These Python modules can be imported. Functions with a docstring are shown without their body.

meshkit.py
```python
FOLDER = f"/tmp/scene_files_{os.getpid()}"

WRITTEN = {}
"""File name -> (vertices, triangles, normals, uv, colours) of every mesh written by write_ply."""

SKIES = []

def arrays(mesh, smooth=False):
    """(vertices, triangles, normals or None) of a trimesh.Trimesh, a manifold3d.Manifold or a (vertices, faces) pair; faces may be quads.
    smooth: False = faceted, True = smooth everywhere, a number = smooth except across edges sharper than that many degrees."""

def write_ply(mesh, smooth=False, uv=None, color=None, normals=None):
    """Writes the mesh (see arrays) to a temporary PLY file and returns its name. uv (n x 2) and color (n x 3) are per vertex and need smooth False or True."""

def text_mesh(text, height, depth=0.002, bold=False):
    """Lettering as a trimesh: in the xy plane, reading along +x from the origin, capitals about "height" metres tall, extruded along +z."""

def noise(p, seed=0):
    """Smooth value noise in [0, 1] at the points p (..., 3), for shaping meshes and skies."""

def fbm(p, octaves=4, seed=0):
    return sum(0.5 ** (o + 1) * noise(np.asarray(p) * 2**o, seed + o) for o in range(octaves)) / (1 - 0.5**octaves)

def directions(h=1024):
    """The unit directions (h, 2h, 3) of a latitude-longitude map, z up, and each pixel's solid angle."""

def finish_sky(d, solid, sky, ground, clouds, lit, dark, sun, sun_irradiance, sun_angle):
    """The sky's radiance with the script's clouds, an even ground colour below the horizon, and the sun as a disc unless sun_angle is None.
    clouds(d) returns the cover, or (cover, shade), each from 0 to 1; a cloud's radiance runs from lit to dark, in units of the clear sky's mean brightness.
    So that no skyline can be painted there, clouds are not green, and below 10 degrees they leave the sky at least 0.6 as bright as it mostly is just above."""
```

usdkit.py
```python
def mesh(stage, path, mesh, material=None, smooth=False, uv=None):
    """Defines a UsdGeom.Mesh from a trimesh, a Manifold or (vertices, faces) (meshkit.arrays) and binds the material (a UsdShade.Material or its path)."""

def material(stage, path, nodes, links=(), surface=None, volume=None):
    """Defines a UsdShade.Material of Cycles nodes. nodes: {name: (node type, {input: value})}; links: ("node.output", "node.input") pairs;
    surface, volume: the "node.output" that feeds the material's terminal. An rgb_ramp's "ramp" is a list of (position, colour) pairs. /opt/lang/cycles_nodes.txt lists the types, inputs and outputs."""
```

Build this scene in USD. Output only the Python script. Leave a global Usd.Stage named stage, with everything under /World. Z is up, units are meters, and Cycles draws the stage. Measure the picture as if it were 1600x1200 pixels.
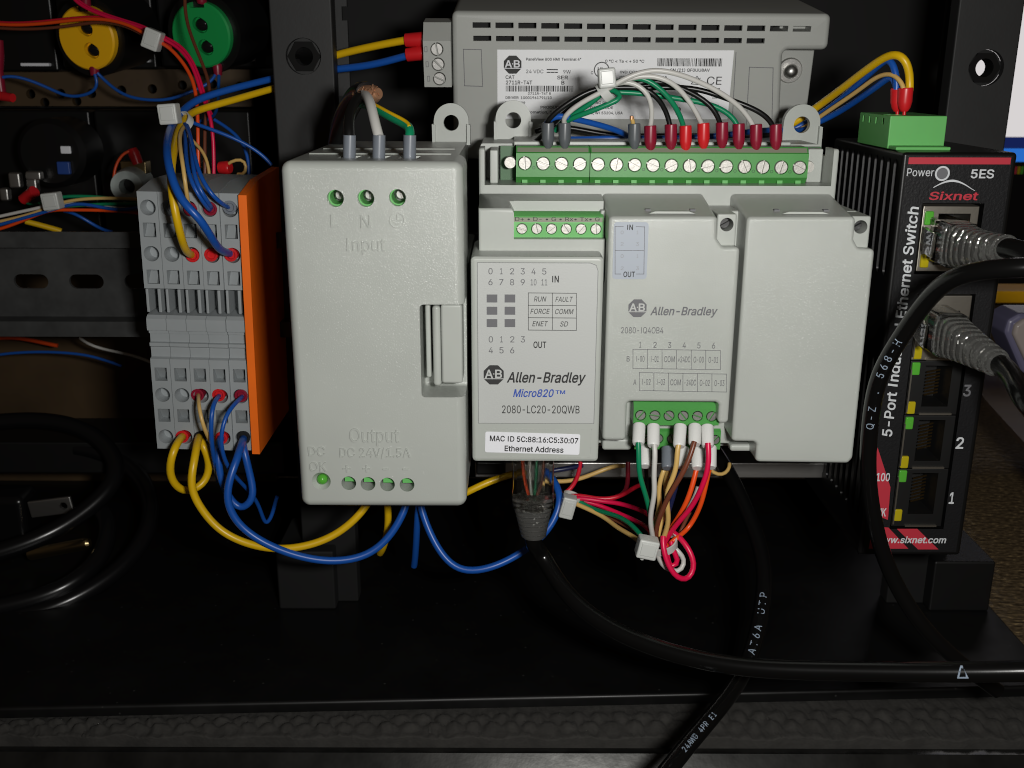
import math, random, mapbox_earcut, numpy as np, trimesh, usdkit, meshkit
import manifold3d as m3
from scipy.interpolate import CubicSpline
from shapely.geometry import Polygon
from pxr import Usd, UsdGeom, UsdLux, UsdShade, Sdf, Gf

random.seed(7)
stage = Usd.Stage.CreateInMemory()
UsdGeom.SetStageUpAxis(stage, UsdGeom.Tokens.z)
UsdGeom.SetStageMetersPerUnit(stage, 1.0)
UsdGeom.Xform.Define(stage, '/World')
stage.SetDefaultPrim(stage.GetPrimAtPath('/World'))

# ------------------------------------------------------------------ camera, flash, room light
# everything is modelled in millimetres with the lens at the origin (x right, y away, z up); the table top is 200 mm below the lens
F, PITCH, ROLL, TABLE = 1600.0, math.radians(17.0), 0.003, 200.0
EXPOSURE = 0.0
FLASH_AT, FLASH_POWER = np.array([44.0, 4.0, 8.0]), 0.215
AMBIENT = (0.0055, 0.0042, 0.0031)

c_, s_ = math.cos(PITCH), math.sin(PITCH)
r0, f0, u0 = np.array([1., 0, 0]), np.array([0, c_, -s_]), np.array([0, s_, c_])
RIGHT = r0 * math.cos(ROLL) + u0 * math.sin(ROLL)
UP = u0 * math.cos(ROLL) - r0 * math.sin(ROLL)
FWD = f0


def gf(rows):
    m = np.eye(4)
    for i, r in enumerate(rows):
        m[i, :3] = r
    return Gf.Matrix4d(m.tolist())


cam = UsdGeom.Camera.Define(stage, '/World/camera')
cam.AddTransformOp().Set(gf([RIGHT, UP, -FWD, (0, 0, TABLE / 1000)]))
cam.CreateHorizontalApertureAttr(36.0)
cam.CreateVerticalApertureAttr(27.0)
cam.CreateFocalLengthAttr(36.0 * F / 1600)
cam.CreateClippingRangeAttr(Gf.Vec2f(0.005, 50))
cam.CreateFStopAttr(34.0)
cam.CreateFocusDistanceAttr(0.285)
cam.CreateExposureAttr(EXPOSURE)

flash = UsdLux.RectLight.Define(stage, '/World/camera_flash')
flash.AddTransformOp().Set(gf([RIGHT, UP, -FWD, (FLASH_AT + [0, 0, TABLE]) / 1000]))
flash.CreateWidthAttr(0.030)
flash.CreateHeightAttr(0.016)
flash.CreateNormalizeAttr(True)
flash.CreateIntensityAttr(FLASH_POWER)
flash.CreateColorAttr(Gf.Vec3f(1.0, 0.985, 0.95))
dome = UsdLux.DomeLight.Define(stage, '/World/room_light')
dome.CreateIntensityAttr(1.0)
dome.CreateColorAttr(Gf.Vec3f(*AMBIENT))

# ------------------------------------------------------------------ helpers
def ray(px, py):
    return FWD + RIGHT * ((px - 800) / F) + UP * ((600 - py) / F)


class Frame:
    """A plane: u along it, v up it, w out of it towards the viewer."""
    def __init__(self, o, ex=(1, 0, 0), ev=(0, 0, 1)):
        self.o, self.ex, self.ev = np.array(o, float), np.array(ex, float), np.array(ev, float)
        self.ex /= np.linalg.norm(self.ex)
        self.ev /= np.linalg.norm(self.ev)
        self.n = np.cross(self.ex, self.ev)

    def uv(self, px, py):
        d = ray(px, py)
        q = d * (self.o @ self.n) / (d @ self.n) - self.o
        return float(q @ self.ex), float(q @ self.ev)

    def box(self, x0, y0, x1, y1):
        cx, cy = (x0 + x1) / 2, (y0 + y1) / 2
        return self.uv(x0, cy)[0], self.uv(x1, cy)[0], self.uv(cx, y1)[1], self.uv(cx, y0)[1]

    def at(self, u, v, w=0):
        return self.o + self.ex * u + self.ev * v + self.n * w

    def put(self, mesh):
        t = tri(mesh)
        v = np.array(t.vertices)
        return trimesh.Trimesh(self.o + v[:, :1] * self.ex + v[:, 1:2] * self.ev + v[:, 2:3] * self.n, t.faces, process=False)


def FR(Y):
    return Frame((0, Y, 0))


def P(px, py, Y):
    d = ray(px, py)
    return d * (Y / d[1])


def PZ(px, py, Z):
    d = ray(px, py)
    return d * (Z / d[2])


def tri(m):
    if isinstance(m, (list, tuple)):
        return trimesh.util.concatenate([tri(x) for x in m])
    if hasattr(m, 'to_mesh'):
        q = m.to_mesh()
        return trimesh.Trimesh(np.array(q.vert_properties[:, :3], float), np.array(q.tri_verts), process=False)
    return m


def man(t):
    t = tri(t)
    return m3.Manifold(m3.Mesh(vert_properties=np.asarray(t.vertices, np.float32), tri_verts=np.asarray(t.faces, np.uint32)))


def bx(u0, u1, v0, v1, w0, w1):
    return m3.Manifold.cube((u1 - u0, v1 - v0, w1 - w0)).translate((u0, v0, w0))


def rb(u0, u1, v0, v1, w0, w1, r=0.6, n=12):
    r = min(r, (u1 - u0) / 2.01, (v1 - v0) / 2.01, (w1 - w0) / 2.01)
    s = m3.Manifold.sphere(r, n)
    return m3.Manifold.batch_hull([s.translate((a, b, c)) for a in (u0 + r, u1 - r) for b in (v0 + r, v1 - r) for c in (w0 + r, w1 - r)])


def cyl(u, v, w0, w1, r, r2=None, n=24):
    return m3.Manifold.cylinder(w1 - w0, r, r if r2 is None else r2, n).translate((u, v, w0))


def ring(u, v, w0, w1, ro, ri, n=24):
    return cyl(u, v, w0, w1, ro, n=n) - cyl(u, v, w0 - 1, w1 + 1, ri, n=n)


def prism(pts, w0, w1):
    """A polygon in (u, v) between w0 and w1."""
    return m3.CrossSection([[tuple(p) for p in pts]], m3.FillRule.NonZero).extrude(w1 - w0).translate((0, 0, w0))


def prof_u(pts, u0, u1):
    """A profile in (w, v) run along u from u0 to u1."""
    t = tri(m3.CrossSection([[tuple(p) for p in pts]], m3.FillRule.NonZero).extrude(u1 - u0))
    v = np.array(t.vertices)
    return man(trimesh.Trimesh(np.stack([u0 + v[:, 2], v[:, 1], v[:, 0]], 1), t.faces[:, ::-1], process=False))


def ear(p):
    t = np.asarray(mapbox_earcut.triangulate_float64(np.asarray(p, float), np.array([len(p)], np.uint32))).reshape(-1, 3).astype(int)
    a, b, c = p[t[:, 0]], p[t[:, 1]], p[t[:, 2]]
    back = (b[:, 0] - a[:, 0]) * (c[:, 1] - a[:, 1]) - (b[:, 1] - a[:, 1]) * (c[:, 0] - a[:, 0]) < 0
    t[back] = t[back][:, ::-1]
    return t


def loft(pts, w0, w1, b, corner=0.0, seg=3):
    """A plate of outline pts (u, v) from w0 to w1 with a rounded front edge of radius b and rounded outline corners."""
    g = Polygon(pts)
    if corner:
        corner = max(corner, 1.15 * b)
        g = g.buffer(-corner, quad_segs=5).buffer(2 * corner, quad_segs=5).buffer(-corner, quad_segs=5).simplify(0.02)
    p = np.array(g.exterior.coords)[:-1]
    if Polygon(p).exterior.is_ccw is False:
        p = p[::-1]
    e = np.roll(p, -1, 0) - p
    e /= np.linalg.norm(e, axis=1, keepdims=True)
    nrm = np.stack([-e[:, 1], e[:, 0]], 1)
    prv = np.roll(nrm, 1, 0)
    mit = (nrm + prv) / np.maximum(1 + (nrm * prv).sum(1, keepdims=True), 0.3)
    lay = [(0, w0)] + [(b * (1 - math.cos(a)), w1 - b + b * math.sin(a)) for a in np.linspace(0, math.pi / 2, seg + 1)]
    n = len(p)
    V = np.vstack([np.c_[p + mit * i, np.full(n, w)] for i, w in lay])
    Fc = []
    for k in range(len(lay) - 1):
        for i in range(n):
            a, b_, c, d = k * n + i, k * n + (i + 1) % n, (k + 1) * n + (i + 1) % n, (k + 1) * n + i
            Fc += [(a, b_, c), (a, c, d)]
    cap = ear(p)
    Fc += [tuple(t) for t in cap[:, ::-1]]
    top = ear(p + mit * lay[-1][0]) + (len(lay) - 1) * n
    Fc += [tuple(t) for t in top]
    return trimesh.Trimesh(V, np.array(Fc), process=False)


def smooth_path(pts, step=1.6):
    pts = np.array(pts, float)
    if len(pts) == 2:
        return np.linspace(pts[0], pts[1], 3)
    t = np.r_[0, np.cumsum(np.sqrt(np.linalg.norm(np.diff(pts, axis=0), axis=1)))]
    cs = CubicSpline(t, pts)
    L = np.linalg.norm(np.diff(pts, axis=0), axis=1).sum()
    return cs(np.linspace(0, t[-1], max(8, int(L / step))))


def tube(pts, r, n=10, step=1.6, sm=True):
    p = smooth_path(pts, step) if sm else np.array(pts, float)
    rr = np.broadcast_to(r, len(p)) if np.ndim(r) == 0 else np.interp(np.linspace(0, 1, len(p)), np.linspace(0, 1, len(r)), r)
    T = np.gradient(p, axis=0)
    T /= np.linalg.norm(T, axis=1, keepdims=True)
    a = np.cross(T[0], (0.31, 0.22, 0.93))
    a /= np.linalg.norm(a)
    V, ang = [], np.arange(n) * 2 * math.pi / n
    for i in range(len(p)):
        a = a - T[i] * (a @ T[i])
        a /= np.linalg.norm(a)
        b = np.cross(T[i], a)
        V.append(p[i] + rr[i] * (np.cos(ang)[:, None] * a + np.sin(ang)[:, None] * b))
    m = len(p)
    V = np.vstack(V + [p[:1], p[-1:]])
    Fc = []
    for k in range(m - 1):
        for i in range(n):
            q, w, e, d = k * n + i, k * n + (i + 1) % n, (k + 1) * n + (i + 1) % n, (k + 1) * n + i
            Fc += [(q, w, e), (q, e, d)]
    for i in range(n):
        Fc += [(m * n, (i + 1) % n, i), (m * n + 1, (m - 1) * n + i, (m - 1) * n + (i + 1) % n)]
    return trimesh.Trimesh(V, np.array(Fc), process=False)


def lathe(p0, p1, prof, n=16):
    """A turned piece from p0 to p1; prof = (fraction of the way, radius)."""
    p0, p1 = np.array(p0, float), np.array(p1, float)
    t = (p1 - p0) / np.linalg.norm(p1 - p0)
    a = np.cross(t, (0.3, 0.2, 0.9) if abs(t[2]) < 0.9 else (1, 0, 0))
    a /= np.linalg.norm(a)
    b = np.cross(t, a)
    ang = np.arange(n) * 2 * math.pi / n
    V = np.vstack([p0 + (p1 - p0) * f + max(r, 1e-3) * (np.cos(ang)[:, None] * a + np.sin(ang)[:, None] * b) for f, r in prof] + [[p0 + (p1 - p0) * prof[0][0]], [p0 + (p1 - p0) * prof[-1][0]]])
    m, Fc = len(prof), []
    for k in range(m - 1):
        for i in range(n):
            q, w, e, d = k * n + i, k * n + (i + 1) % n, (k + 1) * n + (i + 1) % n, (k + 1) * n + i
            Fc += [(q, w, e), (q, e, d)]
    for i in range(n):
        Fc += [(m * n, (i + 1) % n, i), (m * n + 1, (m - 1) * n + i, (m - 1) * n + (i + 1) % n)]
    return trimesh.Trimesh(V, np.array(Fc), process=False)


def screw(u, v, w, r, ang, h=0.9, slot=0.34, dish=0.25):
    """A slotted screw head whose face stands at w."""
    s = cyl(u, v, w - h, w - dish, r) + cyl(u, v, w - dish, w, r, r * 0.88)
    return s - bx(-r * 1.3, r * 1.3, -slot / 2, slot / 2, -h * 0.95, 1).rotate((0, 0, ang)).translate((u, v, w))


# ------------------------------------------------------------------ materials
def mat(name, col, rough=0.5, metal=0.0, bump=None, vary=0.0, vscale=60.0, **kw):
    n = {'p': ('principled_bsdf', {'base_color': col, 'roughness': rough, 'metallic': metal, **kw}), 'g': ('geometry', {})}
    l = []
    if bump:
        sc, st = bump
        n['n'] = ('noise_texture', {'scale': sc, 'detail': 2.0, 'roughness': 0.6})
        n['b'] = ('bump', {'strength': st, 'distance': 0.00009})
        l += [('g.position', 'n.vector'), ('n.fac', 'b.height'), ('b.normal', 'p.normal')]
    if vary:
        n['v'] = ('noise_texture', {'scale': vscale, 'detail': 4.0, 'roughness': 0.6})
        n['r'] = ('rgb_ramp', {'ramp': [(0.3, tuple(x * (1 - vary) for x in col)), (0.7, tuple(min(1, x * (1 + vary)) for x in col))]})
        l += [('g.position', 'v.vector'), ('v.fac', 'r.fac'), ('r.color', 'p.base_color')]
    return usdkit.material(stage, '/World/Looks/' + name, n, l, surface='p.BSDF')


M = {}
GREY = (0.445, 0.468, 0.435)
M['grey'] = usdkit.material(stage, '/World/Looks/grey_plastic', {
    'g': ('geometry', {}), 'v': ('noise_texture', {'scale': 35.0, 'detail': 4.0}), 'r': ('rgb_ramp', {'ramp': [(0.3, tuple(x * 0.96 for x in GREY)), (0.7, tuple(x * 1.04 for x in GREY))]}),
    'n': ('noise_texture', {'scale': 2900.0, 'detail': 1.5}), 'b': ('bump', {'strength': 0.12, 'distance': 0.00009}), 'c': ('bump', {'strength': 1.0, 'distance': 0.000165}),
    'p': ('principled_bsdf', {'roughness': 0.45, 'coat_weight': 0.5, 'coat_roughness': 0.16, 'coat_ior': 1.5})},
    [('g.position', 'v.vector'), ('g.position', 'n.vector'), ('v.fac', 'r.fac'), ('r.color', 'p.base_color'), ('n.fac', 'b.height'), ('n.fac', 'c.height'), ('b.normal', 'p.normal'), ('c.normal', 'p.coat_normal')], surface='p.BSDF')
M['grey_smooth'] = mat('grey_plastic_smooth', GREY, 0.38, bump=(1200, 0.08), vary=0.04, vscale=40)
M['label_grey'] = mat('label_film', (0.50, 0.515, 0.50), 0.45, bump=(3200, 0.3))
M['hmi'] = mat('terminal_case_plastic', (0.39, 0.40, 0.375), 0.5, bump=(1500, 0.15), vary=0.04, vscale=30)
M['label_white'] = mat('label_paper', (0.82, 0.83, 0.87), 0.45, vary=0.02)
M['ink'] = mat('print_black', (0.025, 0.025, 0.025), 0.6)
M['ink_grey'] = mat('print_grey', (0.14, 0.14, 0.15), 0.6)
M['ink_faint'] = mat('print_faint', (0.33, 0.34, 0.36), 0.6)
M['ink_blue'] = mat('print_blue', (0.035, 0.085, 0.40), 0.6)
M['ink_white'] = mat('print_white', (0.62, 0.64, 0.66), 0.6)
M['ink_red'] = mat('print_red', (0.50, 0.03, 0.05), 0.5)
M['green'] = mat('green_terminal_plastic', (0.065, 0.30, 0.06), 0.42, bump=(1500, 0.08), vary=0.06)
M['green_dark'] = mat('green_board', (0.03, 0.12, 0.035), 0.45)
M['green_light'] = mat('light_green_plastic', (0.13, 0.46, 0.12), 0.5, vary=0.04)
M['strip'] = mat('marking_strip', (0.26, 0.27, 0.20), 0.5)
M['steel'] = mat('screw_steel', (0.50, 0.485, 0.45), 0.46, 0.5, bump=(900, 0.6))
M['steel_dull'] = mat('dull_steel', (0.55, 0.54, 0.52), 0.4, 1.0, bump=(700, 0.2))
M['tin'] = mat('port_shield', (0.62, 0.58, 0.50), 0.35, 1.0, bump=(500, 0.2))
M['brass'] = mat('brass', (0.55, 0.42, 0.22), 0.3, 1.0)
M['gold'] = mat('contact_gold', (0.55, 0.36, 0.14), 0.35, 1.0)
M['copper'] = mat('copper_strand', (0.62, 0.33, 0.19), 0.45, 0.7)
M['block'] = mat('terminal_block_grey', (0.32, 0.345, 0.355), 0.5, bump=(900, 0.08), vary=0.05)
M['orange_plate'] = mat('orange_plate', (0.95, 0.165, 0.004), 0.5, vary=0.05)
M['black_plastic'] = mat('black_plastic', (0.0045, 0.0045, 0.0045), 0.35, bump=(1800, 0.12))
M['black_label'] = mat('black_textured_film', (0.009, 0.009, 0.010), 0.4, bump=(1500, 0.9))
M['black_metal'] = mat('black_painted_metal', (0.0035, 0.0035, 0.0035), 0.5, bump=(700, 0.15), vary=0.25, vscale=40)
M['rail'] = mat('dark_rail', (0.042, 0.043, 0.043), 0.42, 0.0, bump=(300, 0.15), vary=0.3, vscale=90)
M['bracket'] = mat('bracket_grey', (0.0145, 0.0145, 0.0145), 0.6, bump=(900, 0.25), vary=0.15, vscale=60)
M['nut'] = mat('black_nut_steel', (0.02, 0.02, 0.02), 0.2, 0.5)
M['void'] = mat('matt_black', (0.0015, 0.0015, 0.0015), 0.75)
M['base'] = usdkit.material(stage, '/World/Looks/base_panel_black', {
    'g': ('geometry', {}), 'n': ('noise_texture', {'scale': 22.0, 'detail': 6.0, 'roughness': 0.65}), 'r': ('rgb_ramp', {'ramp': [(0.35, (0.34, 0.34, 0.34)), (0.7, (0.55, 0.55, 0.55))]}),
    'd': ('voronoi_texture', {'scale': 160.0}), 'dr': ('rgb_ramp', {'ramp': [(0.0, (0.05, 0.048, 0.044)), (0.05, (0.02, 0.02, 0.019)), (0.075, (0.0035, 0.0035, 0.0035))]}), 'p': ('principled_bsdf', {})},
    [('g.position', 'n.vector'), ('n.fac', 'r.fac'), ('r.color', 'p.roughness'), ('g.position', 'd.vector'), ('d.distance', 'dr.fac'), ('dr.color', 'p.base_color')], surface='p.BSDF')
M['foam'] = mat('dark_foam', (0.034, 0.032, 0.029), 0.95, bump=(900, 2.0), vary=0.2, vscale=300)
M['rim'] = mat('brushed_rim', (0.085, 0.085, 0.082), 0.21, 0.9, bump=(500, 0.18), vary=0.35, vscale=80)
M['brown_board'] = mat('brown_board', (0.062, 0.036, 0.014), 0.6, vary=0.25, vscale=25)
M['brown_sheet'] = mat('brown_sheet', (0.10, 0.065, 0.045), 0.5, vary=0.15)
M['cable'] = mat('black_cable_jacket', (0.0035, 0.0035, 0.0035), 0.20, bump=(500, 0.08))
M['cable_matt'] = mat('black_cord_jacket', (0.005, 0.005, 0.0055), 0.26, bump=(500, 0.12))
M['clear'] = mat('clear_plug_plastic', (0.95, 0.96, 0.94), 0.05, transmission_weight=1.0, ior=1.5)
M['clear_boot'] = usdkit.material(stage, '/World/Looks/clear_boot_plastic', {
    'g': ('geometry', {}), 'n': ('noise_texture', {'scale': 700.0, 'detail': 2.0}), 'b': ('bump', {'strength': 0.9, 'distance': 0.0003}), 't': ('transparent_bsdf', {'color': (0.80, 0.81, 0.80)}),
    'd': ('diffuse_bsdf', {'color': (0.62, 0.62, 0.59)}), 's': ('glossy_bsdf', {'color': (0.95, 0.94, 0.9), 'roughness': 0.11}), 'f': ('fresnel', {'IOR': 1.95}), 'm': ('mix_closure', {'fac': 0.10}), 'k': ('mix_closure', {})},
    [('g.position', 'n.vector'), ('n.fac', 'b.height'), ('b.normal', 's.normal'), ('t.BSDF', 'm.closure1'), ('d.BSDF', 'm.closure2'), ('f.fac', 'k.fac'), ('m.closure', 'k.closure1'), ('s.BSDF', 'k.closure2')], surface='k.closure')
M['label_hmi'] = mat('rating_label_paper', (0.93, 0.94, 0.96), 0.45, vary=0.02)
M['label_blue'] = mat('module_label', (0.40, 0.44, 0.50), 0.45, vary=0.02)
M['ink_cable'] = mat('cable_print', (0.26, 0.32, 0.40), 0.6)
M['nylon'] = mat('white_nylon', (0.56, 0.575, 0.55), 0.35, subsurface_weight=0.0)
M['sleeve_white'] = mat('white_sleeve', (0.74, 0.74, 0.72), 0.4)
M['sleeve_grey'] = mat('grey_sleeve', (0.17, 0.19, 0.22), 0.35)
M['sleeve_grey_dark'] = mat('dark_grey_sleeve', (0.105, 0.115, 0.125), 0.35)
M['sleeve_red'] = mat('red_sleeve', (0.62, 0.014, 0.018), 0.35)
M['sleeve_crimson'] = mat('crimson_sleeve', (0.25, 0.008, 0.028), 0.35)
M['yellow_disc'] = mat('yellow_plastic', (0.95, 0.50, 0.008), 0.38)
M['green_disc'] = mat('green_disc_plastic', (0.01, 0.33, 0.075), 0.4)
M['white_plastic'] = mat('white_switch_plastic', (0.50, 0.56, 0.54), 0.4)
M['blue_tab'] = mat('blue_tab', (0.02, 0.06, 0.25), 0.4)
M['led_green'] = mat('led_green', (0.09, 0.40, 0.04), 0.2)
M['led_yellow'] = mat('led_yellow', (0.45, 0.36, 0.01), 0.2)
M['lavender'] = mat('lavender_plastic', (0.085, 0.08, 0.13), 0.35)
M['pale_lid'] = mat('pale_lid', (0.22, 0.19, 0.175), 0.22)
M['screen_white'] = mat('screen_white', (0.02, 0.02, 0.02), 0.3, emission_color=(0.80, 0.76, 0.76), emission_strength=0.85)
M['screen_navy'] = mat('screen_navy', (0.02, 0.02, 0.02), 0.3, emission_color=(0.004, 0.012, 0.09), emission_strength=0.9)
M['screen_blue'] = mat('screen_blue', (0.02, 0.02, 0.02), 0.3, emission_color=(0.02, 0.16, 0.62), emission_strength=0.9)
WC = dict(blue=(0.008, 0.085, 0.40), yellow=(0.72, 0.44, 0.004), orange=(0.80, 0.075, 0.008), pink=(0.72, 0.006, 0.065), red=(0.62, 0.010, 0.03),
          brown=(0.16, 0.045, 0.022), cream=(0.66, 0.43, 0.14), green=(0.004, 0.22, 0.095), white=(0.58, 0.57, 0.54), black=(0.005, 0.005, 0.005), darkblue=(0.01, 0.015, 0.06), darkred=(0.2, 0.008, 0.02))
for k, v in WC.items():
    M['w_' + k] = mat('wire_' + k, v, 0.36)

# speckled leather-like table: brown, its room-light glints painted in as golden specks
M['table'] = usdkit.material(stage, '/World/Looks/glint_speckled_table', {
    'g': ('geometry', {}), 'm': ('mapping', {'scale': (0.45, 1.0, 1.0)}), 'n': ('noise_texture', {'scale': 900.0, 'detail': 3.0}), 'v': ('voronoi_texture', {'scale': 420.0}),
    'r': ('rgb_ramp', {'ramp': [(0.35, (0.07, 0.048, 0.026)), (0.6, (0.20, 0.14, 0.075)), (0.7, (0.50, 0.36, 0.17))]}),
    'b': ('bump', {'strength': 1.0, 'distance': 0.0006}), 'p': ('principled_bsdf', {'roughness': 0.42})},
    [('g.position', 'm.vector'), ('m.vector', 'n.vector'), ('m.vector', 'v.vector'), ('n.fac', 'r.fac'), ('r.color', 'p.base_color'), ('v.distance', 'b.height'), ('b.normal', 'p.normal')], surface='p.BSDF')

# ------------------------------------------------------------------ things
USED, ALL = {}, []


def numbered(where, name):
    k = where + '/' + name
    i = USED.get(k, -1) + 1
    USED[k] = i
    return k if i == 0 else f'{k}_{i:03d}'


class Thing:
    def __init__(self, name, label=None, cat=None, group=None, kind=None):
        self.name, self.meta, self.parts = name, dict(label=label, category=cat, group=group, kind=kind), []
        ALL.append(self)

    def add(self, name, mesh, m, parent=None, smooth=30, label=None, group=None):
        self.parts.append([name, tri(mesh), M[m] if isinstance(m, str) else m, parent, smooth, label])
        return len(self.parts) - 1

    def done(self):
        path = numbered('/World', self.name)
        if any(p[1].bounds is None for p in self.parts): raise ValueError(self.name + str([p[0] for p in self.parts if p[1].bounds is None]))
        b = np.array([p[1].bounds for p in self.parts])
        lo, hi = b[:, 0].min(0), b[:, 1].max(0)
        base = np.array([(lo[0] + hi[0]) / 2, (lo[1] + hi[1]) / 2, lo[2]])
        where = []
        single = len(self.parts) == 1
        if not single:
            x = UsdGeom.Xform.Define(stage, path)
        for nm, t, m, par, sm, lab in self.parts:
            pth = path if single else numbered(path if par is None else where[par], nm)
            where.append(pth)
            o = usdkit.mesh(stage, pth, trimesh.Trimesh((np.asarray(t.vertices) - base) / 1000, t.faces, process=False), m, smooth=sm)
            if lab:
                o.GetPrim().SetCustomDataByKey('label', lab)
            if single:
                x = o
        x.AddTranslateOp().Set(Gf.Vec3d(*map(float, (base + [0, 0, TABLE]) / 1000)))
        for k, v in self.meta.items():
            if v:
                x.GetPrim().SetCustomDataByKey(k, v)
        self.path, self.base = path, base
        return self


def place(first, shift, label):
    """A copy of a finished thing, moved by shift millimetres."""
    path = numbered('/World', first.name)
    x = UsdGeom.Xform.Define(stage, path)
    x.GetPrim().GetReferences().AddInternalReference(first.path)
    x.GetPrim().SetInstanceable(True)
    x.GetOrderedXformOps()[0].Set(Gf.Vec3d(*map(float, (first.base + shift + [0, 0, TABLE]) / 1000)))
    for k, v in {**first.meta, 'label': label}.items():
        if v:
            x.GetPrim().SetCustomDataByKey(k, v)


def plain_text(s, bold):
    """Lettering with a plain bar for every capital I."""
    g = meshkit.text_mesh(s, 1.0, 1.0, bold)
    if 'I' not in s:
        return g
    one = meshkit.text_mesh('I', 1.0, 1.0, bold).bounds
    parts = list(g.split(only_watertight=False))
    bars = []
    for k, ch in enumerate(s):
        if ch == 'I':
            x1 = meshkit.text_mesh(s[:k + 1], 1.0, 1.0, bold).bounds[1][0]
            x0 = x1 - (one[1][0] - one[0][0])
            keep = [q for q in parts if not (q.bounds[0][0] > x0 - 0.03 and q.bounds[1][0] < x1 + 0.03)]
            if len(keep) < len(parts):
                parts, w = keep, (0.20 if bold else 0.13)
                bars.append(tri(bx((x0 + x1) / 2 - w / 2, (x0 + x1) / 2 + w / 2, 0, 1.0, 0, 1)))
    return trimesh.util.concatenate(parts + bars)


def letter(t, fr, s, cx, cy, wpx, hpx, m='ink', w=0.0, bold=False, slant=0.0, rot=0.0, parent=None, thick=0.07, name='lettering'):
    """Lettering centred at the pixel (cx, cy) of the plane fr, wpx wide, capitals hpx tall."""
    a, b, c = np.array(fr.uv(cx, cy)), np.array(fr.uv(cx + 1, cy)), np.array(fr.uv(cx, cy - 1))
    kx, ky = np.linalg.norm(b - a), np.linalg.norm(c - a)
    if abs(rot) > 45:
        kx, ky = ky, kx
    g = plain_text(s, bold)
    v = np.array(g.vertices)
    lo, hi = v[:, 0].min(), v[:, 0].max()
    v[:, 0] = (v[:, 0] - (lo + hi) / 2) * (wpx * kx / (hi - lo))
    v[:, 1] = (v[:, 1] - 0.5) * hpx * ky
    v[:, 0] += slant * v[:, 1]
    v[:, 2] = w + v[:, 2] * thick
    q = math.radians(rot)
    x, y = v[:, 0] * math.cos(q) - v[:, 1] * math.sin(q), v[:, 0] * math.sin(q) + v[:, 1] * math.cos(q)
    g = trimesh.Trimesh(np.c_[x + a[0], y + a[1], v[:, 2]], g.faces, process=False)
    return t.add(name, fr.put(g), m, parent, False)


def lines(fr, segs, wd=0.16, w=0.0, th=0.07):
    """Printed rules: segs of pixel pairs on the plane fr."""
    out = []
    for x0, y0, x1, y1 in segs:
        a, b = np.array(fr.uv(x0, y0)), np.array(fr.uv(x1, y1))
        L, q = np.linalg.norm(b - a), math.degrees(math.atan2(*(b - a)[::-1]))
        out.append(tri(bx(-wd / 2, L + wd / 2, -wd / 2, wd / 2, w, w + th).rotate((0, 0, q)).translate((a[0], a[1], 0))))
    return fr.put(out)


def grid(fr, x0, y0, x1, y1, nx, ny, wd=0.14, w=0.0, skew=0.0):
    s = [(x0 + (x1 - x0) * i / nx, y0 + skew * i / nx, x0 + (x1 - x0) * i / nx, y1 + skew * i / nx) for i in range(nx + 1)]
    s += [(x0, y0 + (y1 - y0) * j / ny, x1, y0 + (y1 - y0) * j / ny + skew) for j in range(ny + 1)]
    return lines(fr, s, wd, w)


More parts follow.
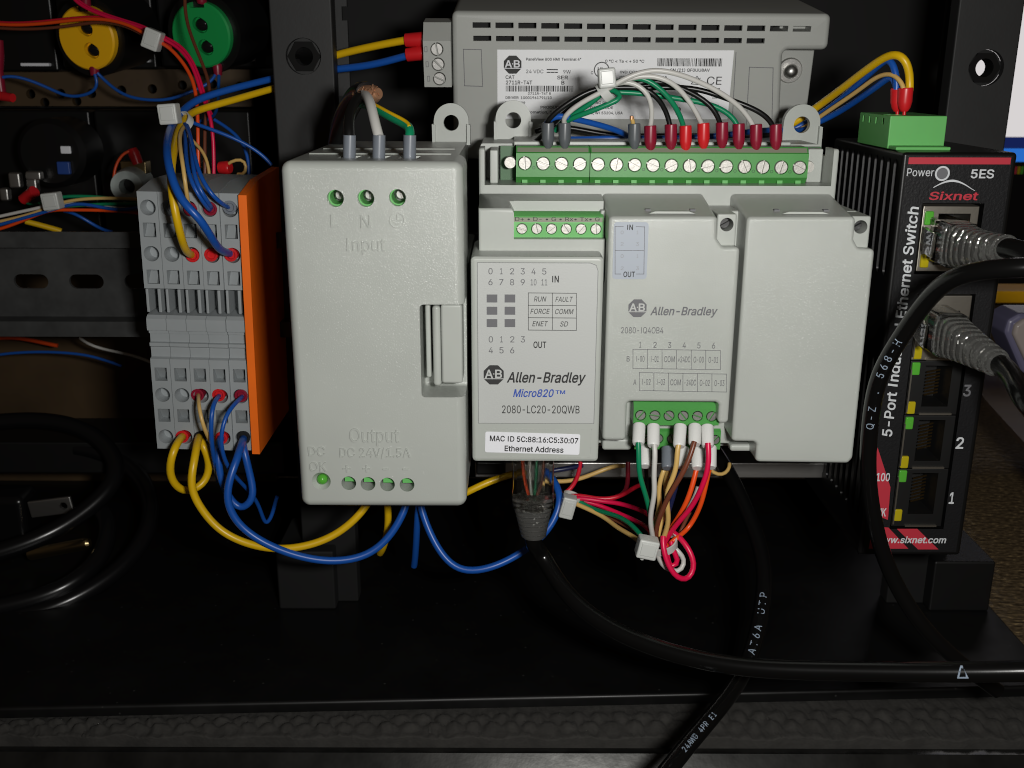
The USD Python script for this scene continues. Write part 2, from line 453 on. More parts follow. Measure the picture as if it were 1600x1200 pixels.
def badge(t, fr, cx, cy, rpx, dark, light, w=0.0, parent=None, rot=0.0):
    """The maker's octagon with its two letters and rule."""
    u, v = fr.uv(cx, cy)
    r = abs(fr.uv(cx + rpx, cy)[0] - u)
    o = [(u + 1.06 * r * math.cos(math.radians(22.5 + 45 * k)), v + 1.06 * r * math.sin(math.radians(22.5 + 45 * k))) for k in range(8)]
    b = t.add('logo', fr.put(prism(o, w, w + 0.06)), dark, parent, False)
    for ch, dx in (('A', -0.47), ('B', 0.47)):
        letter(t, fr, ch, cx + dx * rpx, cy - 0.1 * rpx, rpx * (0.80 if ch == 'A' else 0.68), rpx * 0.78, light, w + 0.06, True, thick=0.03, parent=b if parent is None else parent)
    t.add('logo_rule', fr.put([bx(u - r, u + r, v - 0.43 * r, v - 0.35 * r, w + 0.06, w + 0.09), cyl(u, v + 0.1 * r, w + 0.06, w + 0.09, 0.07 * r, n=8)]), light, b if parent is None else parent, False)


def wire(col, r, pts, label, caps=(), name=None, cat='wire', group=None, step=1.4, n=10):
    """A wire along (px, py, Y) points; caps = (part name, material, p0, p1, profile)."""
    t = Thing(name or {'darkblue': 'dark_blue', 'darkred': 'dark_red'}.get(col, col) + '_wire', label, cat, group)
    t.add('insulation', tube([P(*q) for q in pts], r, n, step), 'w_' + col, smooth=60)
    for nm, m, p0, p1, prof in caps:
        t.add(nm, lathe(p0, p1, prof), m, smooth=40)
    return t


def hole_cap(px, py, Y, m='sleeve_red', r=2.0, deep=3.0):
    """A sleeve seen end on, sunk in an entry hole."""
    a = P(px, py, Y)
    return ('ferrule_sleeve', m, a + [0, deep, 0], a + [0, -0.35, 0], [(0, r * 0.9), (0.9, r * 0.98), (1, r), (1, r * 0.66), (0.75, r * 0.6)])


def tie(label, px, py, Y, w, h, d, rot, band=None, tail=None):
    """A cable tie: squared locking head, band round the bundle, cut tail."""
    f = FR(Y)
    u, v = f.uv(px, py)
    g = rb(-w / 2, w / 2, -h / 2, h / 2, -d / 2, d / 2, 0.5, 8) - bx(-w * 0.22, w * 0.22, -h, -h * 0.38, -d * 0.25, d * 0.25)
    g = g + rb(-w * 0.36, w * 0.36, -h * 0.3, h * 0.36, d / 2 - 0.4, d / 2 + 0.25, 0.2, 8)
    t = Thing('cable_tie', label, 'cable tie')
    t.add('locking_head', f.put(g.rotate((0, 0, rot)).translate((u, v, 0))), 'nylon')
    if band:
        bp, by, bY, ra, rbb, brot, tilt = band
        a = np.linspace(0, 2 * math.pi, 25)[:-1]
        fb = FR(bY)
        bu, bv = fb.uv(bp, by)
        V, hw, q, ti = [], 1.2, math.radians(brot), math.radians(tilt)
        for k in a:
            for rr, s in ((1, -hw), (1, hw), (1.12, hw), (1.12, -hw)):
                x, y, z = ra * rr * math.cos(k), s, rbb * rr * math.sin(k)
                y, z = y * math.cos(ti) - z * math.sin(ti), y * math.sin(ti) + z * math.cos(ti)
                V.append((bu + x * math.cos(q) - y * math.sin(q), bv + x * math.sin(q) + y * math.cos(q), z))
        n = len(a)
        Fc = []
        for i in range(n):
            for j in range(4):
                A, B, C, D = i * 4 + j, i * 4 + (j + 1) % 4, ((i + 1) % n) * 4 + (j + 1) % 4, ((i + 1) % n) * 4 + j
                Fc += [(A, B, C), (A, C, D)]
        t.add('band', fb.put(trimesh.Trimesh(np.array(V), np.array(Fc), process=False)), 'nylon', smooth=30)
    if tail:
        t.add('cut_tail', tube([P(*q) for q in tail], 0.55, 6), 'nylon')
    return t

# ------------------------------------------------------------------ the setting
fl = Thing('table_top', kind='structure')
BASE_Z = -192.0
bp = Thing('base_panel', kind='structure')
xr = PZ(1560, 960, BASE_Z)[0]
yf = PZ(700, 1106, BASE_Z)[1]
pa, pb = PZ(0, 1107, BASE_Z), PZ(1340, 1079, BASE_Z)
sl = (pb[1] - pa[1]) / (pb[0] - pa[0])
edge = [(-420, pa[1] + sl * (-420 - pa[0])), (xr, pa[1] + sl * (xr - pa[0])), (xr, 470), (-420, 470)]
bp.add('base_panel', tri(loft(edge, -195.5, BASE_Z, 1.0, 2.0)), 'base')
wall = Thing('rear_panel', kind='structure')          # the dark sheet behind the operator terminal
wall.add('rear_panel', bx(-420, P(1488, 60, 470)[0], 470, 474, -191.9, 120), 'void')
brd = Thing('brown_board', 'brown backing board standing behind the grey terminal blocks at the left', 'board')
brd.add('brown_board', bx(-420, P(415, 500, 464)[0], 464, 468, -191.9, P(100, 408, 464)[2]), 'brown_board')

# dark perforated strip under the coloured buttons
f = FR(450)
u0, u1, v0, v1 = f.box(-60, 108, 392, 166)
g = bx(u0, u1, v0, v1, -3, 0)
for px, py in ((48, 147), (95, 146), (143, 146), (190, 141), (238, 139), (285, 133), (332, 131), (375, 135), (70, 160), (120, 158)):
    a, b = f.uv(px, py)
    g -= cyl(a, b, -5, 2, 2.0, n=14)
t = Thing('perforated_strip', 'brown perforated strip with round holes running below the yellow and green buttons', 'metal strip')
t.add('perforated_strip', f.put(g), 'brown_board')

# foam strip with a knobbly top, and the metal rim of the case in front of it
nx, ny = 1100, 32
xs, ys = np.linspace(-330, 330, nx), np.linspace(0, 1, ny)
yb0 = yf + 1.5
V = []
for j, q in enumerate(ys):
    for i, x in enumerate(xs):
        # top sheet of bumps that rolls over into the front face
        Y = yb0 + 7 - 16.5 * min(q / 0.6, 1) + sl * (x - pa[0] - 100) * max(0.0, 1 - q / 0.6)
        Z = -197.0 + 1.5 * max(0.0, 1 - (((x + 1.2 * math.sin(x * 0.09) + (3.2 if q > 0.36 else 0)) % 6.4 - 3.2) / 3.0) ** 2 - ((q - (0.30 if q <= 0.36 else 0.43)) / 0.085) ** 2) - (max(0, q - 0.6) / 0.4) * 5.0
        Y += 0.7 * math.sin(x * 0.31 + 1.3 * math.sin(x * 0.043)) * (q > 0.5)
        V.append((x, Y - 0.03 * 0, Z + 1.0 * (meshkit.noise(np.array([x * 0.45, q * 7, 3.3])) - 0.5) + 0.9 * (meshkit.noise(np.array([x * 1.6, q * 16, 8.3])) - 0.5)))
V = np.array(V)
Fc = [(j * nx + i, (j + 1) * nx + i, (j + 1) * nx + i + 1, j * nx + i + 1) for j in range(ny - 1) for i in range(nx - 1)]
fm = Thing('foam_strip', kind='structure')
fm.add('foam_strip', trimesh.Trimesh(*meshkit.arrays((V, np.array(Fc)))[:2], process=False), 'foam', smooth=40)
rim = Thing('case_rim', kind='structure')
ry0 = yb0 - 11.5
fl.add('table_top', bx(-500, 600, ry0 + 9, 1100, -206, -200), 'table')
rim.add('case_rim', prof_u([(-ry0, -199.3), (-ry0 + 3, -199.0), (-ry0 + 42, -240), (-ry0 + 42, -246), (-ry0, -246)], -340, 340).transform([[1, 0, 0, 0], [0, 0, -1, 0], [0, 1, 0, 0]]) , 'rim', smooth=20)

# ------------------------------------------------------------------ rails and brackets
f = FR(335)
u0, u1, vt, vb = P(-60, 440, 335)[0], P(1300, 440, 335)[0], f.uv(200, 362)[1], f.uv(200, 525)[1]
lip = 5.2
g = prof_u([(0, vt), (1.2, vt), (1.2, vt - lip), (-6.3, vt - lip), (-6.3, vb + lip), (1.2, vb + lip), (1.2, vb), (0, vb), (0, vb + lip - 1.2), (-7.5, vb + lip - 1.2), (-7.5, vt - lip + 1.2), (0, vt - lip + 1.2)], u0, u1)
f2 = FR(342)
for k in range(-1, 15):
    a, b = f2.uv(50 + 86.3 * k, 439 + 0.3 * k)
    g -= m3.Manifold.batch_hull([cyl(a - 3.4, b, -12, 0, 2.45, n=20), cyl(a + 3.4, b, -12, 0, 2.45, n=20)])
t = Thing('din_rail', 'dark slotted mounting rail that carries the modules', 'rail')
t.add('profile', f.put(g), 'rail')

f = FR(322)
u0, u1, v0, v1 = f.box(742, 723, 1338, 747)
t = Thing('support_bar', 'grey metal bar just under the controller and its modules', 'metal bar')
t.add('support_bar', f.put(rb(u0, u1, v0, v1, -14, 0, 0.5)), 'steel_dull')
z = PZ(200, 699, -149)[2]
t = Thing('cross_bar', 'black cross bar low behind the grey terminal blocks', 'bar')
t.add('cross_bar', rb(-420, P(440, 700, 400)[0], 402, 434, -163, -149, 0.8), 'black_metal')

for px0, px1, hx, hy, lab in ((424, 521, 474, 88, 'dark grey upright left of the power supply with a hexagonal nut hole'), (1490, 1591, 1541, 106, 'dark grey upright at the right with a white light showing through its hole')):
    f = FR(346)
    u0, u1 = f.uv(px0, 80)[0], f.uv(px1, 80)[0]
    a, b = f.uv(hx, hy)
    g = rb(u0, u1, BASE_Z + 0.02, 95, -7, 0, 0.6)
    g -= bx(u0 + 2.2, u1 - 2.2, BASE_Z - 1, 99, -30, -2.2)
    g -= cyl(a, b, -5, 2, 5.7, n=32)
    t = Thing('upright_bracket', lab, 'bracket', 'dark uprights that hold the rail')
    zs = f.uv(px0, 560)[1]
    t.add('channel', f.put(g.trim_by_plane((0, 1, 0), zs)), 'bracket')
    t.add('shaded_lower_channel', f.put(g.trim_by_plane((0, -1, 0), -zs + 0.05)), 'void')  # same channel, coloured black low down to imitate the flash fading
    hexo = [(a + 6.6 * math.cos(math.radians(60 * k)), b + 6.6 * math.sin(math.radians(60 * k))) for k in range(6)]
    t.add('hex_nut', f.put(prism([(a + (x - a) * 0.8, b + (y - b) * 0.8) for x, y in hexo], -7.5, -1.2) - cyl(a, b, -9, 0, 2.9, n=24)), 'nut', smooth=False)
    t.add('washer', f.put(ring(a, b, -6.9, -2.3, 5.66, 4.0)), 'black_metal')
    foot = FR(340)
    w0, w1, q0, q1 = foot.box(*((432, 862, 522, 917) if px0 < 800 else (1457, 878, 1552, 940)))
    t.add('foot', foot.put(rb(w0, w1, BASE_Z + 0.05, q1, -30, 0, 0.8)), 'void' if px0 < 800 else 'black_metal')  # near-black colour stands in for flash falloff, strongest on the left foot
    s = FR(372)
    e0, e1 = (526, 544) if px0 < 800 else (1472, 1484)
    w0, w1, q0, q1 = s.box(e0, -20, e1, 150 if px0 < 800 else 182)
    t.add('side_flange', s.put(bx(w0, w1, q0, q1 + 6, -2, 0) - bx(w1 - 1.8, w1 + 1, s.uv(e0, 32)[1], s.uv(e0, 10)[1], -3, 1)), 'bracket')

# ------------------------------------------------------------------ power supply
f = FR(252)
u0, u1, v0, v1 = f.box(453, 252, 726, 794)
ps = Thing('power_supply', 'pale grey power supply module with Input and Output lettering and a green lamp', 'power supply')
body = rb(u0, u1, v0, v1, -76, 0, 2.4, 20)
n0, n1, m0, m1 = f.box(657, 476, 760, 621)
body -= rb(n0, n1 + 8, m0, m1, -11, 6, 1.0, 10)
# back part is narrower: the sides step in behind the front shell
body -= bx(u1 - 2.0, u1 + 5, f.uv(0, 436)[1], v1 + 3, -80, -22)
ins = [(524, 310), (571.5, 310), (621, 309)]
outs = [(545, 755), (575, 756), (605.5, 757), (636, 757.5)]
for p in ins + outs:
    a, b = f.uv(*p)
    body -= cyl(a, b, -9, 2, 2.08 if p in ins else 1.95, n=28)
la, lb = f.uv(502, 752)
body -= cyl(la, lb, -1.6, 0.01, 1.5, 2.5, n=28) + cyl(la, lb, -5, -1.5, 1.5, n=24)
# sockets in the top for the three supply wires
fs = FR(264)
for px in (546, 592, 640):
    a = fs.uv(px, 246)[0]
    body -= bx(a - 2.6, a + 2.6, v1 - 6, v1 + 2, -16, -8.5)
sh = ps.add('housing', f.put(body), 'grey')
rec = []
for k in range(2):                                      # ribs across the top behind the sockets
    rec.append(rb(u0 + 3 + k * 0.5, u1 - 4, v1 - 0.3, v1 + 0.3, -24 - 18 * k, -21.5 - 18 * k, 0.25, 8))
ps.add('top_ribs', f.put(rec), 'grey_smooth')
for i, p in enumerate(ins):
    a, b = f.uv(*p)
    ps.add('terminal_socket', f.put(ring(a, b, -8.5, -2.2, 2.07, 1.75)), 'green_light')
    ps.add('terminal_screw', f.put(screw(a + 0.35, b + 0.3, -5.2, 1.25, 70 + 20 * i)), 'steel_dull')
for i, p in enumerate(outs):
    a, b = f.uv(*p)
    ps.add('terminal_socket', f.put(bx(a - 1.4, a + 1.4, b - 0.4, b + 1.35, -8.8, -2.3)), 'green_light')
ps.add('status_lamp', f.put(m3.Manifold.sphere(1.45, 20).translate((la, lb, -1.5))), 'led_green', smooth=60)
for s, cx, cy, w, h in (('L', 523, 345, 12, 20), ('N', 571, 346, 15, 20), ('Input', 572, 382, 60, 20), ('Output', 585, 680, 77, 21), ('DC', 495, 705, 26, 14), ('OK', 497, 729, 26, 14), ('DC 24V/1.5A', 586, 707, 110, 14)):
    letter(ps, f, s, cx, cy, w, h, 'grey_smooth', -0.05, thick=0.45, name='raised_lettering', parent=sh)
for cx in (542, 573):
    a, b = f.uv(cx, 732)
    ps.add('raised_symbol', f.put(bx(a - 1.0, a + 1.0, b - 0.17, b + 0.17, -0.1, 0.35) + bx(a - 0.17, a + 0.17, b - 1.0, b + 1.0, -0.1, 0.33)), 'grey', sh)
for cx in (603, 634):
    a, b = f.uv(cx, 733)
    ps.add('raised_symbol', f.put(bx(a - 0.8, a + 0.8, b - 0.17, b + 0.17, -0.1, 0.35)), 'grey', sh)
a, b = f.uv(620.5, 344)
g = [tri(ring(a, b, 0, 0.35, 1.95, 1.7, 28)), tri(bx(a - 0.13, a + 0.13, b, b + 1.4, 0, 0.34))] + [tri(bx(a - q, a + q, b - 0.45 * k - 0.1, b - 0.45 * k + 0.1, 0, 0.33)) for k, q in ((0, 1.2), (1, 0.8), (2, 0.4))]
ps.add('earth_symbol', f.put(g), 'grey', sh)
# latch in the right-hand notch
for nm, (x0, y0, x1, y1), wf, r in (('latch_rib', (663, 482, 671, 598), -4.5, 0.5), ('latch_rib', (675, 481, 688, 608), -2.2, 0.9), ('latch_tab', (688.6, 478, 722, 602), -1.4, 0.7)):
    q = f.box(x0, y0, x1, y1)
    ps.add(nm, f.put(rb(*q, -12, wf, r)), 'grey_smooth')


def lug(t, px, py, Y, wpx, bot, m='grey_smooth'):
    """A rounded mounting ear with a hole and a gusset either side."""
    f = FR(Y)
    u, v = f.uv(px, py)
    hw = abs(f.uv(px + wpx / 2, py)[0] - u)
    vb = f.uv(px, bot)[1]
    r = hw * 0.86
    g = m3.Manifold.batch_hull([cyl(u, v + 0.5, -2.6, 0, r, n=40), bx(u - hw * 0.9, u + hw * 0.9, vb, vb + 1, -2.6, 0)]) - cyl(u, v, -6, 3, hw * 0.385, n=32)
    for s in (-1, 1):
        g += prism([(u + s * hw * 0.86 - 0.5, vb), (u + s * hw * 0.86 + 0.5, vb), (u + s * hw * 0.86 + 0.5, v - 0.6), (u + s * hw * 0.86 - 0.5, v - 0.3)], -2.8, 1.6)
    t.add('mounting_ear', f.put(g), m)


lug(ps, 705, 192, 324, 63, 226)

# ------------------------------------------------------------------ logic controller
co = Thing('logic_controller', 'pale grey logic controller with the long green screw terminal along its top', 'controller')
f = FR(284)
U0, U1 = f.uv(748, 260)[0], f.uv(1310, 262)[0]
ztop, zled = f.uv(1030, 232)[1], f.uv(1030, 290)[1]
g = rb(U0, U1, -106, ztop, -46, 0, 0.7)
c0, c1 = f.uv(757, 260)[0], f.uv(1301, 262)[0]
g -= bx(c0, c1, zled, ztop + 5, -18, 5)
g -= bx(c0 - 3, c1 + 3, ztop - 2.5, ztop + 5, -18, -8)
co.add('base_housing', f.put(g), 'grey_smooth')
a0, a1 = f.uv(765, 260)[0], f.uv(778, 260)[0]
co.add('end_post', f.put(rb(a0, a1, zled, ztop - 0.8, -17, -4, 0.4)), 'grey_smooth')
a0, a1 = f.uv(1276, 260)[0], f.uv(1300, 260)[0]
co.add('end_post', f.put(rb(a0, a1, zled, ztop - 0.6, -17, -9, 0.4)), 'grey_smooth')
fb = FR(298)
q = fb.box(782, 236, 1280, 292)
co.add('circuit_board', fb.put(bx(q[0], q[1], zled + 0.02, ztop - 0.4, -1.5, 0)), 'green_dark')
# back rail of the recess
co.add('rear_ledge', FR(298.6).put(rb(c0 + 8, c1 - 8, ztop - 4, FR(298.6).uv(1030, 221.5)[1], -24, 0.0, 0.3)), 'grey_smooth')
ft = FR(289)


def strip(t, x0, x1, n0, n1, screws, angs, mark):
    u0, u1 = ft.uv(x0, 260)[0], ft.uv(x1, 260)[0]
    zt, zm, zf, zb = ft.uv(1030, 230)[1], ft.uv(1030, 239)[1], ft.uv(1030, 277)[1], zled + 0.03
    g = prof_u([(-9, zt), (-2.0, zt), (-0.5, zm), (0, zm - 0.15), (0, zf), (-1.8, zb), (-9, zb)], u0 + 0.05, u1 - 0.05)
    pos = [ft.uv(x, 255 + (x - 820) * 0.0165) for x in screws]
    for a, b in pos:
        g -= cyl(a, b, -0.8, 1, 1.98, n=24)
    c = t.add('screw_terminal', ft.put(g), 'green')
    for (a, b), k in zip(pos, angs):
        t.add('terminal_screw', ft.put(screw(a, b, 0.25, 1.84, k, 1.0, 0.42, 0.4)), 'steel', c)
    t.add('marking_strip', ft.put(prof_u([(-1.75, zt - 0.42), (-1.68, zt - 0.30), (-0.60, zm + 0.12), (-0.68, zm + 0.02)], u0 + 0.4, u1 - 0.4)), 'strip', c)
    tabs = [tri(bx(a - 0.75, a + 0.75, zb + 0.05, zb + 0.9, -2.0, -0.4)) for a, b in pos]
    t.add('release_tabs', ft.put(tabs), 'green_light', c)
    dots = [tri(ring(a + 2.5, b - 1.2, -0.05, 0.06, 0.45, 0.3, 10)) for a, b in pos[:-1]]
    t.add('test_points', ft.put(dots), 'green_dark', c)
    w = abs(ft.uv(x1, 238)[0] - ft.uv(x0, 238)[0])
    marks, rnd = [], random.Random(x0)
    for a, b in pos:
        for k in range(4):
            marks.append(tri(bx(a - 1.6 + k * 0.8, a - 1.6 + k * 0.8 + rnd.uniform(0.3, 0.65), 0, 0.45, -0.03, 0.03)))
    mk = trimesh.util.concatenate(marks)
    v = np.array(mk.vertices)
    tl = math.atan2(1.5 - 0.5, zt - zm)
    fz = Frame(ft.at(0, (zt + zm) / 2 - 0.25, -1.13), (1, 0, 0), (0, math.sin(0.62), math.cos(0.62)))
    t.add('marking_print', fz.put(mk), mark, c)


sx = [820 + 28.62 * k for k in range(16)]
strip(co, 806, 921.5, 0, 4, sx[:4], [95, -20, -25, 25], 'ink')
strip(co, 922, 1263, 4, 16, sx[4:], [-15, 80, -28, -22, 25, 100, 15, 10, 115, 80, 75, -25], 'ink_red')
for px, py in ((797, 255), (1266, 262)):
    a, b = ft.uv(px, py)
    co.add('flange_screw', ft.put(screw(a, b, -1.6, 1.75, 40, 2.2, 0.01, 0.8)), 'steel')
lug(co, 802, 188, 322, 64, 226)
lug(co, 1253, 195, 322, 66, 232)

def slope_top(m, top, k):
    """Lets a shell's top rise gently towards the back."""
    v = np.array(m.vertices)
    v[:, 1] += np.where(v[:, 1] > top - 1.3, np.maximum(0, -v[:, 2]) * k, 0)
    return trimesh.Trimesh(v, m.faces, process=False)


# front housing, left part: upper step with a small terminal, label part in front of it
fu = FR(268)
q = fu.box(748, 322, 946, 405)
zt = fu.uv(800, 326)[1]
up = slope_top(loft([(q[0], q[2] - 6), (q[1], q[2] - 6), (q[1], zt), (q[0], zt)], -15.8, 0, 0.7), zt, 0.13)
up = man(up)
r = fu.box(803, 331, 960, 374)
up -= bx(r[0], r[1], r[2], zt + 3, -8, 2)
for sgn, e in ((1, r[0]),):                             # sloped mouth of the recess
    up -= prism([(e - 1.2, zt + 1), (e + 0.1, zt + 1), (e + 0.1, zt - 1.4)], -8, 2)
co.add('upper_shell', fu.put(up), 'grey_smooth')
top_z = zt
# the rest of the front housing behind the plug-in modules
co.add('module_bay', fu.put(rb(q[1] - 1, fu.uv(1343, 400)[0], -101, zt - 1.0, -18, -5, 0.5)), 'grey_smooth')
fq = FR(271.5)
q = fq.box(802, 333, 943, 373)
zm, zc = fq.uv(870, 347)[1], fq.uv(870, 339)[1]
g = prof_u([(-4.4, q[2]), (0, q[2]), (0, zm), (-0.5, zc), (-2.3, q[3]), (-4.4, q[3])], q[0], q[1])
pos = [fq.uv(815.5 + 23.1 * k, 357.5 + 0.1 * k) for k in range(6)]
for a, b in pos:
    g -= cyl(a, b, -0.7, 1, 1.5, n=20)
c = co.add('serial_terminal', fq.put(g), 'green_light')
for (a, b), k in zip(pos, (-15, 105, 35, 125, 50, 95)):
    co.add('terminal_screw', fq.put(screw(a, b, 0.2, 1.4, k, 0.9, 0.34, 0.3)), 'steel', c)
co.add('marking_strip', fq.put(bx(q[0] + 0.2, q[1] - 0.3, zm + 0.02, fq.uv(0, 337.5)[1], -0.45, 0.05)), 'strip', c)
letter(co, fq, 'D+ • D- • G • Rx• Tx• G', 871, 342.3, 132, 6.0, 'ink', 0.05, parent=c)

fl_ = FR(259)
u0, u1 = fl_.uv(736.5, 560)[0], fl_.uv(939.5, 560)[0]
vt, vb = fl_.uv(838, 401)[1], fl_.uv(838, 722)[1]
shell = loft([(u0, vb), (u1, vb), (u1, vt), (u0, vt)], -26, 0, 1.0, 0.8)
co.add('front_shell', fl_.put(shell), 'grey_smooth')
q = fl_.box(747, 411, 931, 661)
lp = co.add('label', fl_.put(loft([(q[0], q[2]), (q[1], q[2]), (q[1], q[3] - 2.0), (q[1] - 0.5, q[3] - 0.6), (q[1] - 2.0, q[3]), (q[0], q[3])], -0.2, 0.1, 0.03, 0)), 'label_grey', smooth=False)
co.add('label_border', fl_.put(loft([(q[0] - 0.12, q[2] - 0.12), (q[1] + 0.12, q[2] - 0.12), (q[1] + 0.12, q[3] - 2.0), (q[1] - 0.42, q[3] - 0.5), (q[1] - 2.0, q[3] + 0.12), (q[0] - 0.12, q[3] + 0.12)], -0.2, 0.03, 0.01, 0)), 'ink_grey', lp, smooth=False)
L = lambda s, cx, cy, w, h, m='ink_grey', **k: letter(co, fl_, s, cx, cy, w, h, m, 0.1, parent=lp, **k)
for i, s in enumerate('012345'):
    L(s, 766.5 + 16.8 * i, 423.5 + 0.1 * i, 4 if s == '1' else 6.5, 9.5)
for i, s in enumerate(('6', '7', '8', '9', '10', '11')):
    L(s, 766.5 + 16.8 * i, 440.5 + 0.1 * i, 9 if i > 3 else 6.5, 9.5)
L('IN', 868, 436, 10.5, 10, 'ink', bold=True)
g = []
for j in range(3):
    for i in range(2):
        k = fl_.box(760.5 + 28 * i, 460 + 19.2 * j, 777 + 28 * i, 472.5 + 19.2 * j)
        g.append(tri(bx(k[0], k[1], k[2], k[3], 0.1, 0.14)))
for k in g:
    co.add('indicator_window', fl_.put(k), 'ink_grey', lp, False)
co.add('table_rules', grid(fl_, 825.5, 457.5, 900.5, 515.5, 2, 3, 0.14, 0.1, 0.6), 'ink', lp, False)
for s, cx, cy, w in (('RUN', 844, 467, 18), ('FAULT', 881.5, 467.5, 26), ('FORCE', 844, 486.3, 29), ('COMM', 881.5, 486.6, 28), ('ENET', 844, 505.6, 23), ('SD', 881.5, 506, 12)):
    L(s, cx, cy, w, 7.8, 'ink', slant=0.18)
for i, s in enumerate('0123'):
    L(s, 767 + 16.7 * i, 530, 4 if s == '1' else 6.5, 9.5)
for i, s in enumerate('456'):
    L(s, 767 + 16.7 * i, 547, 6.5, 9.5)
L('OUT', 843.5, 538.5, 20, 9.5, 'ink', bold=True)
badge(co, fl_, 771.5, 585.5, 16, 'ink', 'label_grey', 0.1, lp)
L('Allen-Bradley', 854, 589.5, 121, 15.5, 'ink', bold=True, slant=0.2)
L('Micro820', 834, 614, 62, 11.5, 'ink_blue', bold=True, slant=0.2)
L('TM', 875.5, 612.5, 15, 5.5, 'ink_blue', bold=True)
L('2080-LC20-20QWB', 845, 639.5, 121, 12, 'ink')
q = fl_.box(752, 670, 924, 714)
co.add('sticker_border', lines(fl_, [(752, 670, 924, 671.5), (924, 671.5, 922, 714), (755, 714, 922, 714.5)], 0.12, 0.0, 0.05), 'grey', None, False)
a, b = fl_.uv(832, 692.5)
st = co.add('address_sticker', fl_.put(tri(loft([(-12.75, -2.95), (12.75, -2.95), (12.75, 2.95), (-12.75, 2.95)], 0, 0.12, 0.03, 0.5)).apply_transform(trimesh.transformations.rotation_matrix(math.radians(-1.6), (0, 0, 1))).apply_translation((a, b, 0))), 'label_white', smooth=False)
letter(co, fl_, 'MAC ID 5C:88:16:C5:30:07', 834.5, 686.5, 138, 8.2, 'ink', 0.12, True, rot=-1.6, parent=st)
letter(co, fl_, 'Ethernet Address', 834.5, 701.5, 92, 8.2, 'ink', 0.12, True, rot=-1.6, parent=st)
# base tongues that show under the plug-in modules
for (x0, y0, x1, y1) in ((941, 686, 987, 704), (1141, 695, 1188, 706)):
    q = FR(270).box(x0, y0, x1, y1)
    co.add('base_tongue', FR(270).put(rb(*q, -14, 0, 0.8)), 'grey_smooth')

# ------------------------------------------------------------------ plug-in modules
fm_ = FR(262)
XU = lambda px: fm_.uv(px, 520)[0]
ZV = lambda py, px=1050: fm_.uv(px, py)[1]


def corner_boss(t, px, py):
    g = rb(XU(px - 15), XU(px + 15), ZV(py + 34), ZV(py - 17), -16, -2.6, 0.5)
    a, b = XU(px), ZV(py)
    g -= cyl(a, b, -9, 2, 1.75, n=24)
    t.add('corner_boss', fm_.put(g), 'grey_smooth')
    t.add('fixing_screw', fm_.put(screw(a, b, -6.0, 1.5, 30, 1.5, 0.5, 0.3)), 'rail')


def top_clips(t, pxs, arc):
    fz, top_z = FR(268), top + 0.93
    g = [tri(bx(fz.uv(p, 329)[0] - 0.7, fz.uv(p, 329)[0] + 0.7, top_z - 0.5, top_z + 0.35, -0.7, 0.7)) for p in pxs]
    t.add('clip_slots', fz.put(g), 'ink_grey')
    a, w = fz.uv(arc, 331)[0], 6.0
    t.add('finger_lip', fz.put(prism([(a - w, top_z - 0.4), (a + w, top_z - 0.4), (a + w * 0.72, top_z + 0.15), (a - w * 0.72, top_z + 0.15)], 1.0, 3.6)), 'grey_smooth')


io = Thing('plug_in_module', 'plug-in input output module with wiring tables and a green terminal at its foot', 'module')
xl, xr_ = XU(946), XU(1148)
top = ZV(339)
pts = [(xl, ZV(689)), (XU(984), ZV(690)), (XU(984), ZV(628)), (XU(1131), ZV(629)), (XU(1131), ZV(662)), (XU(1140), ZV(662)), (XU(1140), ZV(722)), (XU(1144), ZV(722)), (xr_, ZV(712)),
       (xr_, ZV(386)), (XU(1121), ZV(386)), (XU(1111), ZV(372)), (XU(1111), top), (xl, top)]
io.add('shell', fm_.put(slope_top(loft(pts, -21.8, 0, 1.0, 0.7), top, 0.155)), 'grey')
corner_boss(io, 1128, 353)
top_clips(io, (1012, 1082), 1047)
q = fm_.box(958, 347, 1012, 436)
lb_ = io.add('indicator_label', fm_.put(loft([(q[0], q[2]), (q[1], q[2]), (q[1], q[3]), (q[0], q[3])], -0.1, 0.1, 0.03, 0.8)), 'label_blue', smooth=False)
io.add('table_rules', lines(fm_, [(961, 354, 974, 354), (994, 354, 1007, 354.5), (961, 354, 961, 428), (1007, 354, 1006, 428), (961, 391, 1006, 391.5), (961, 428, 970, 428), (994, 428, 1006, 428)], 0.13, 0.1), 'ink_grey', lb_, False)
letter(io, fm_, 'IN', 984.5, 355, 9, 8, 'ink', 0.1, True, parent=lb_)
letter(io, fm_, 'OUT', 983, 428.5, 18, 8, 'ink', 0.1, True, parent=lb_)
for i, (s, x, y) in enumerate((('0', 972, 363), ('1', 996, 363), ('2', 972, 381), ('3', 996, 381), ('0', 972, 400), ('1', 996, 400), ('2', 972, 419), ('3', 996, 419))):
    letter(io, fm_, s, x, y, 2.5 if s == '1' else 4.5, 5.5, 'ink_faint', 0.1, parent=lb_)
badge(io, fm_, 996, 481.5, 14.5, 'ink_grey', 'label_grey', 0.02)
K = lambda s, cx, cy, w, h, m='ink_grey', **k: letter(io, fm_, s, cx, cy, w, h, m, 0.02, **k)
K('Allen-Bradley', 1069, 486, 103, 12.5, 'ink_grey', bold=True, slant=0.2)
K('2080-IQ4OB4', 1003.5, 516, 66, 9.5)
for i in range(6):
    K(str(i + 1), 1000.5 + 22.9 * i, 538.5 + 0.3 * i, 3 if i == 0 else 5, 9)
K('B', 981.5, 560.5, 4.5, 8.5)
K('A', 992, 597, 4.5, 8.5)
io.add('table_rules', grid(fm_, 989, 545.5, 1125.5, 575.5, 6, 1, 0.13, 0.02, 2.0), 'ink_grey', None, False)
io.add('table_rules', grid(fm_, 999, 582, 1135, 610, 6, 1, 0.13, 0.02, 2.5), 'ink_grey', None, False)
